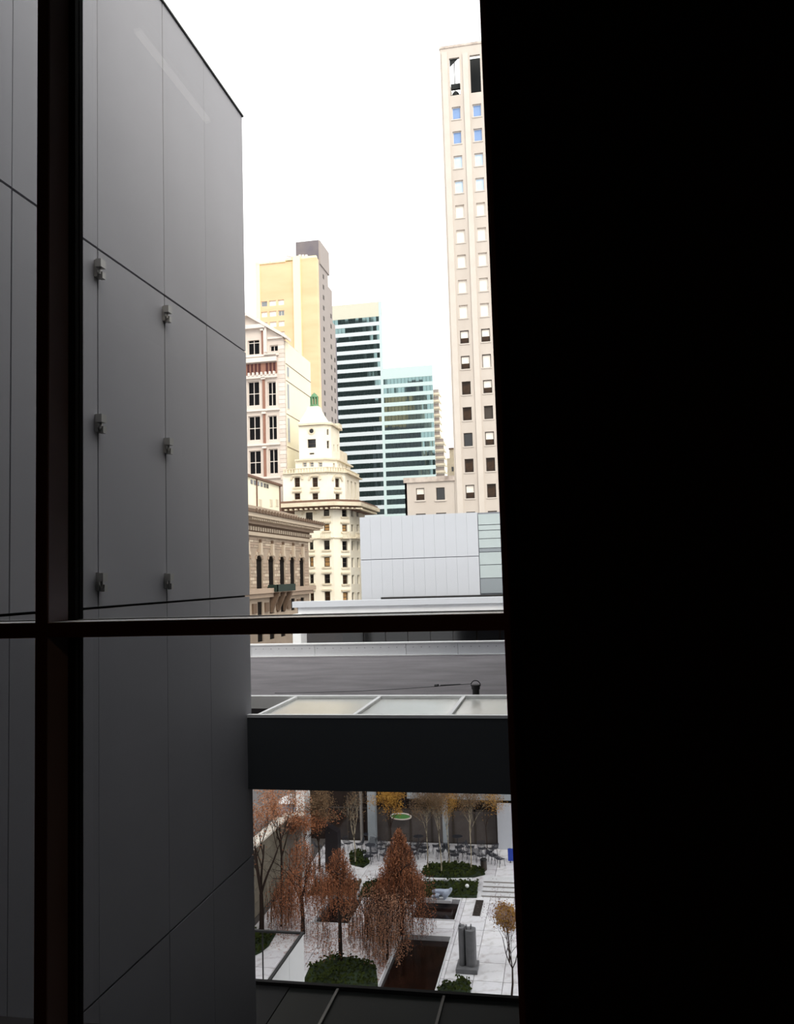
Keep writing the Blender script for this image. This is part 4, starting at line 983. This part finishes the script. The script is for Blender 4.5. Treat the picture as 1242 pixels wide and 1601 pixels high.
for px, py in cpos:
    q = gp(px, py + 4.5)
    q.y = min(q.y, 54.9); s_ = 1 if len(placed) % 2 else -1
    while any((q.x - a) ** 2 + (q.y - b) ** 2 < .42 for a, b in placed): q.x += .18 * s_; q.y -= .06
    placed.append((q.x, q.y))
    o = proto if first else copy_tree(proto); first = False
    o.location = (q.x, q.y, G + .004); o.rotation_euler.z = random.uniform(0, 6.28); chairs.append(o)
tpos = [(655, 1322), (684, 1330), (716, 1322), (742, 1328), (700, 1311), (577, 1318)]
tp = None
for px, py in tpos:
    q = gp(px, py + 3)
    while any((q.x - a) ** 2 + (q.y - b) ** 2 < .46 for a, b in placed): q.x -= .15; q.y -= .04
    placed.append((q.x, q.y))
    if tp is None:
        tp = thing('cafe_table', 'small round dark cafe table among the wire chairs', 'table', (0, 0, 0), 'cafe tables on the far terrace')
        MB().lathe((0, 0, 0), [(.34, .70), (.35, .715), (.34, .73)], 20).build('tabletop', 'chair_wire', tp)
        MB().tube([(0, 0, .02), (0, 0, .7)], .025, 8).build('pedestal', 'chair_wire', tp); MB().lathe((0, 0, 0), [(.2, 0), (.2, .02), (.04, .03)], 14).build('base', 'chair_wire', tp); o = tp
    else: o = copy_tree(tp)
    o.location = (q.x, q.y, G + .004); tabs.append(o)
ORD = ['leftmost', 'second from the left', 'third from the left', 'fourth from the left', 'fifth from the left', 'sixth from the left', 'seventh from the left', 'eighth from the left', 'ninth from the left', 'tenth from the left', 'eleventh from the left', 'twelfth from the left']
chairs.sort(key=lambda o: o.location.y)
rws_ = [chairs[0:9], chairs[9:18], chairs[18:27], chairs[27:]]
for r_, nm in zip(rws_, ('front row nearest the oval bed', 'second row behind the oval bed', 'third row on the terrace', 'back row against the lobby glass')):
    for i, o in enumerate(sorted(r_, key=lambda o: o.location.x)): o['label'] = 'dark wire chair, ' + ORD[i] + ' in the ' + nm
for i, o in enumerate(sorted(tabs, key=lambda o: o.location.x)): o['label'] = 'small round dark cafe table, ' + ORD[i] + ' among the wire chairs'
# ================================================================== TREES
def branch(m, p, d, L, r, depth, tips, droop=0, spread=.6, seg=None):
    seg = seg or (6 if depth > 2 else 4); pts = [p.copy()]; rs = [r]; q = p.copy(); dd = d.normalized(); n_ = 4
    for i in range(n_):
        dd = (dd + Vector((random.uniform(-.15, .15), random.uniform(-.15, .15), random.uniform(-.08, .12) - droop * (3 - min(depth, 3)) * .12))).normalized()
        q = q + dd * (L / n_); pts.append(q.copy()); rs.append(r * (1 - .45 * (i + 1) / n_))
    m.tube(pts, rs, seg)
    if depth == 0: tips.append((pts, dd)); return
    tips.append((pts[2:], dd))
    for _ in range(3 if depth > 1 else 3):
        k = random.choice((2, 3, 4)); a = Vector((random.uniform(-1, 1), random.uniform(-1, 1), random.uniform(-.2, .9))).normalized()
        branch(m, pts[k], (dd + a * spread * 1.3).normalized(), L * random.uniform(.55, .8), rs[k] * .6, depth - 1, tips, droop, spread)
def leafq(m, c, s):
    a = Vector((random.uniform(-1, 1), random.uniform(-1, 1), random.uniform(-1, 1))).normalized() * s; b = a.orthogonal().normalized() * s * .55
    m.quad(c - a, c - b, c + a, c + b)
def tree(px, base_y, top_y, label, leafm, dens, spread_px, weep=0, bark='bark_dark', depth=4, trunk_r=.09, fork=.35, extra=None, twigs=True, seed=1, name='garden_tree', leaf=.05, pw=.5, curtain=None, wide=1.2):
    random.seed(seed); q = gp(px, base_y); Hh = atY(px, top_y, q.y).z - G
    sp = abs(atY(px + spread_px, base_y, q.y).x - atY(px, base_y, q.y).x)
    t = thing(name, label, 'tree', (q.x, q.y, G), 'garden trees')
    m = MB(); tips = []; p = Vector((q.x, q.y, G)); p2 = p + Vector((random.uniform(-.1, .1), 0, Hh * fork))
    m.tube([p, p.lerp(p2, .5) + Vector((.03, 0, 0)), p2], [trunk_r * 1.25, trunk_r, trunk_r * .85], 8)
    for i in range(4):
        a = i * math.pi / 2 + random.uniform(-.4, .4); s_ = sp / Hh
        branch(m, p2, Vector((math.cos(a) * s_ * wide, math.sin(a) * s_ * wide, .85)), Hh * (1 - fork) * .5, trunk_r * .6, depth - 1, tips, weep, .55)
    m.build('branches', bark, t)
    lf = MB(); hg = MB()
    if weep:
        ztop = G + Hh
        for i in range(int(dens)):
            h = random.random() ** .7; a = random.uniform(0, 2 * math.pi); rr = sp * (h ** pw) * random.uniform(.35, 1)
            c = Vector((q.x + rr * math.cos(a), q.y + rr * math.sin(a), ztop - Hh * (1 - weep) * h)); L = random.uniform(.3, .9) * (.6 + h)
            n_ = int(L / .05); dx_ = random.uniform(-.1, .1)
            for k in range(n_):
                if c.z < G + .3: break
                leafq(lf, c + Vector((random.gauss(0, .035), random.gauss(0, .035), 0)), leaf * random.uniform(.5, 1.1)); c = c + Vector((dx_ * .1, 0, -.055))
            if i % 3 == 0: hg.tube([c, c + Vector((0, .01, L * .6)), c + Vector((.02, 0, L * 1.3))], .008, 3)
        if curtain:
            n_c, rad_px, h0, zend = curtain; rc = sp * rad_px
            for i in range(n_c):
                a = random.uniform(0, 2 * math.pi); rr = rc * random.uniform(.25, 1) ** .6
                c = Vector((q.x + rr * math.cos(a), q.y + rr * math.sin(a), G + Hh * h0 * random.uniform(.8, 1.1))); zb_ = G + Hh * zend + random.uniform(0, 1) ** 2 * Hh * .35
                pts = [c]; k = 0
                while pts[-1].z > max(zb_, G + .15): pts.append(pts[-1] + Vector((random.gauss(0, .035), random.gauss(0, .03), -.22)))
                if len(pts) < 2: continue
                hg.tube(pts, .007, 3)
                for p_a in pts[1:]:
                    for _k in range(3):
                        if random.random() < .75: leafq(lf, p_a + Vector((random.gauss(0, .03), random.gauss(0, .03), random.uniform(0, .2))), leaf * random.uniform(.4, .9))
    elif dens:
        for pts, dd in tips:
            for _ in range(int(dens)):
                c = random.choice(pts); leafq(lf, c + Vector((random.gauss(0, .16), random.gauss(0, .16), random.gauss(0, .14))), leaf * random.uniform(.6, 1.3))
    if hg.v: hg.build('hanging_twigs', bark, t, kind='stuff')
    if lf.v: lf.build('foliage', leafm, t, kind='stuff')
    return t
tree(628, 1462, 1294, 'tall cone-shaped weeping tree with dense rust leaves at the centre of the garden', 'leaf_rust', 1300, 44, weep=.42, seed=2, pw=.75, curtain=(230, 1.25, .5, .02), trunk_r=.1)
tree(606, 1500, 1385, 'low rusty weeping tree trailing over the large pool edge', 'leaf_rust_light', 130, 40, weep=.12, seed=12, curtain=(130, 1.0, .9, 0), trunk_r=.05)
tree(474, 1460, 1308, 'rust-leaved spreading tree standing before the street wall', 'leaf_rust', 470, 46, weep=.42, seed=3, curtain=(90, 1.1, .55, .05), trunk_r=.1)
tree(440, 1448, 1375, 'small rusty weeping shrub tree left of the spreading tree', 'leaf_rust_light', 90, 26, weep=.1, seed=33, curtain=(40, 1.0, .9, 0), trunk_r=.05)
tree(533, 1503, 1324, 'slender weeping tree with rusty crown rising from the ivy bed', 'leaf_rust', 400, 32, weep=.66, seed=4, curtain=(60, 1.5, .45, .12), trunk_r=.085, fork=.6)
tree(575, 1470, 1385, 'thin pink-brown weeping tree between the two weeping trees', 'leaf_rust_light', 60, 40, weep=.06, seed=44, curtain=(120, 1.0, .9, 0), trunk_r=.045)
tree(409, 1462, 1250, 'forked bare tree with thin rusty top at the far left of the garden', 'leaf_rust', 4, 30, seed=5, trunk_r=.12, depth=5, fork=.3, leaf=.045)
tree(440, 1398, 1236, 'rusty tree behind the forked bare tree by the street wall', 'leaf_rust_light', 6, 30, seed=6, trunk_r=.08, depth=5)
tree(470, 1372, 1262, 'dense rust-brown tree between the street wall end and the black sculpture', 'leaf_rust', 8, 26, seed=66, trunk_r=.06, depth=5, fork=.3)
tree(500, 1362, 1235, 'hazy brown twiggy tree left of the black sculpture', 'leaf_brown', 8, 28, seed=7, trunk_r=.06, depth=5)
tree(556, 1350, 1236, 'pale birch with fine brown twigs in the small shrub bed', 'leaf_brown', 3, 22, seed=8, bark='bark_birch', trunk_r=.035, depth=4)
tree(612, 1336, 1236, 'yellow-leaved tree behind the cone-shaped weeping tree', 'leaf_gold', 6, 24, seed=9, trunk_r=.05, depth=5, fork=.4)
for k, (px, by, lb_) in enumerate(((669, 1362, 'slim birch at the left end of the oval bed'), (691, 1366, 'slim birch near the middle of the oval bed'), (703, 1352, 'slim birch at the back of the oval bed'), (737, 1362, 'slim birch at the right end of the oval bed'))):
    tree(px, by, 1234, lb_, 'leaf_brown' if k != 2 else 'leaf_gold', 7, 20, seed=30 + k, bark='bark_birch', trunk_r=.03, depth=5, fork=.45, name='birch_tree', leaf=.035)
tree(762, 1335, 1234, 'orange-tinged twiggy tree before the lobby glass at right', 'leaf_gold', 4, 26, seed=41, trunk_r=.03, depth=5, fork=.4, leaf=.035)
tree(800, 1562, 1405, 'bare forked tree with pinkish twigs at the right edge of the garden', 'twig_pink', 3, 60, seed=15, trunk_r=.04, depth=5, fork=.3, leaf=.025, wide=1.0)
tree(797, 1505, 1418, 'small golden-leaved tree at the right edge beside the grey ribbed sculpture', 'leaf_gold', 70, 17, seed=16, trunk_r=.03, depth=3, fork=.55, leaf=.06)
# fallen leaves around the weeping trees
random.seed(77); m = MB()
for _ in range(15000):
    cx_, cy_, sg = random.choice(((515, 1470, 34), (590, 1460, 26), (560, 1420, 30), (450, 1430, 22), (610, 1500, 16), (470, 1400, 26), (620, 1420, 22)))
    q = gp(random.gauss(cx_, sg), random.gauss(cy_, 26))
    if not (GX0 < q.x < GX1 and 33 < q.y < 52) or any(h[0] < q.x < h[1] and h[2] < q.y < h[3] for h in pools): continue
    s_ = random.uniform(.015, .045); a = random.uniform(0, 3.14); d1 = Vector((math.cos(a), math.sin(a), random.uniform(-.2, .2))) * s_; d2 = Vector((-math.sin(a), math.cos(a), random.uniform(-.2, .2))) * s_ * .7
    c = Vector((q.x, q.y, G + .02)); m.quad(c - d1, c - d2, c + d1, c + d2)
tag(m.build('fallen_leaves', 'leaf_rust', None, kind='stuff'), 'rust-brown fallen leaves scattered over the white paving under the weeping trees', 'leaves')
gr = thing('floor_grate', 'short dark ribbed grating on the white paving beside the square pool', 'grate', (gp(742, 1420).x, gp(742, 1420).y, G))
a0, a1 = gp(740, 1432), gp(751, 1408)
for k in range(12):
    y_ = a0.y + (a1.y - a0.y) * k / 12; B('slat', 'frame_dark', gr, gp(738, 1431).x + .04, gp(738, 1431).x + .45, y_, y_ + .07, G + .008, G + .07)
for px, py, lb_ in ((731, 1396, 'small white globe light in the green strip behind the square pool'), (507, 1389, 'small white globe light in the brown strip left of the weeping trees'), (571, 1347, 'small white globe light beside the small shrub bed')):
    q = gp(px, py); o = thing('globe_light', lb_, 'light', (q.x, q.y, G), 'garden globe lights')
    MB().tube([(q.x, q.y, G + .03), (q.x, q.y, G + .28)], .02, 6).build('stem', 'dark_trim', o)
    MB().lathe((q.x, q.y, G + .27), [(.11 * math.sin(math.pi * j / 8) + .002, .11 - .11 * math.cos(math.pi * j / 8)) for j in range(9)], 12).build('globe', 'white_trim', o, smooth=True)
# street umbrella and cart beyond the wall
q = atX(455, 1268, SXW - 3)
cr = thing('street_cart', 'white umbrella over a small lilac-grey street cart beyond the garden wall', 'cart', (q.x, q.y, GZ))
zt_ = atY(455, 1241, q.y).z
MB().lathe((q.x, q.y, zt_ - .5), [(.95, 0), (.7, .18), (.3, .38), (.03, .48)], 10).build('canopy', 'white_trim', cr)
MB().tube([(q.x, q.y, GZ + .9), (q.x, q.y, zt_ - .1)], .04, 6).build('pole', 'frame_pale', cr)
zb_ = atY(455, 1258, q.y).z
B('body', 'sculpture_pale', cr, q.x - .9, q.x + .9, q.y - .5, q.y + .5, GZ + .5, zb_)
for s_ in (-1, 1): MB().tube([(q.x + .6 * s_, q.y - .55, GZ + .3), (q.x + .6 * s_, q.y - .45, GZ + .3)], .3, 12).build('wheel', 'dark_trim', cr)
# stepped dark tower behind the viewer, seen only mirrored in the glass tower
bk = thing('stepped_tower', 'dark stepped city tower seen only as a reflection in the banded glass tower', 'building', (-190, -90, GZ))
B('tower_tier', 'tower_behind', bk, -203, -171, -120, -80, GZ, 262); B('tower_tier', 'tower_behind', bk, -240, -203, -120, -80, GZ, 245)
B('tower_tier', 'tower_behind', bk, -171, -147, -120, -80, GZ, 176); B('tower_tier', 'tower_behind', bk, -147, -110, -120, -80, GZ, 120)
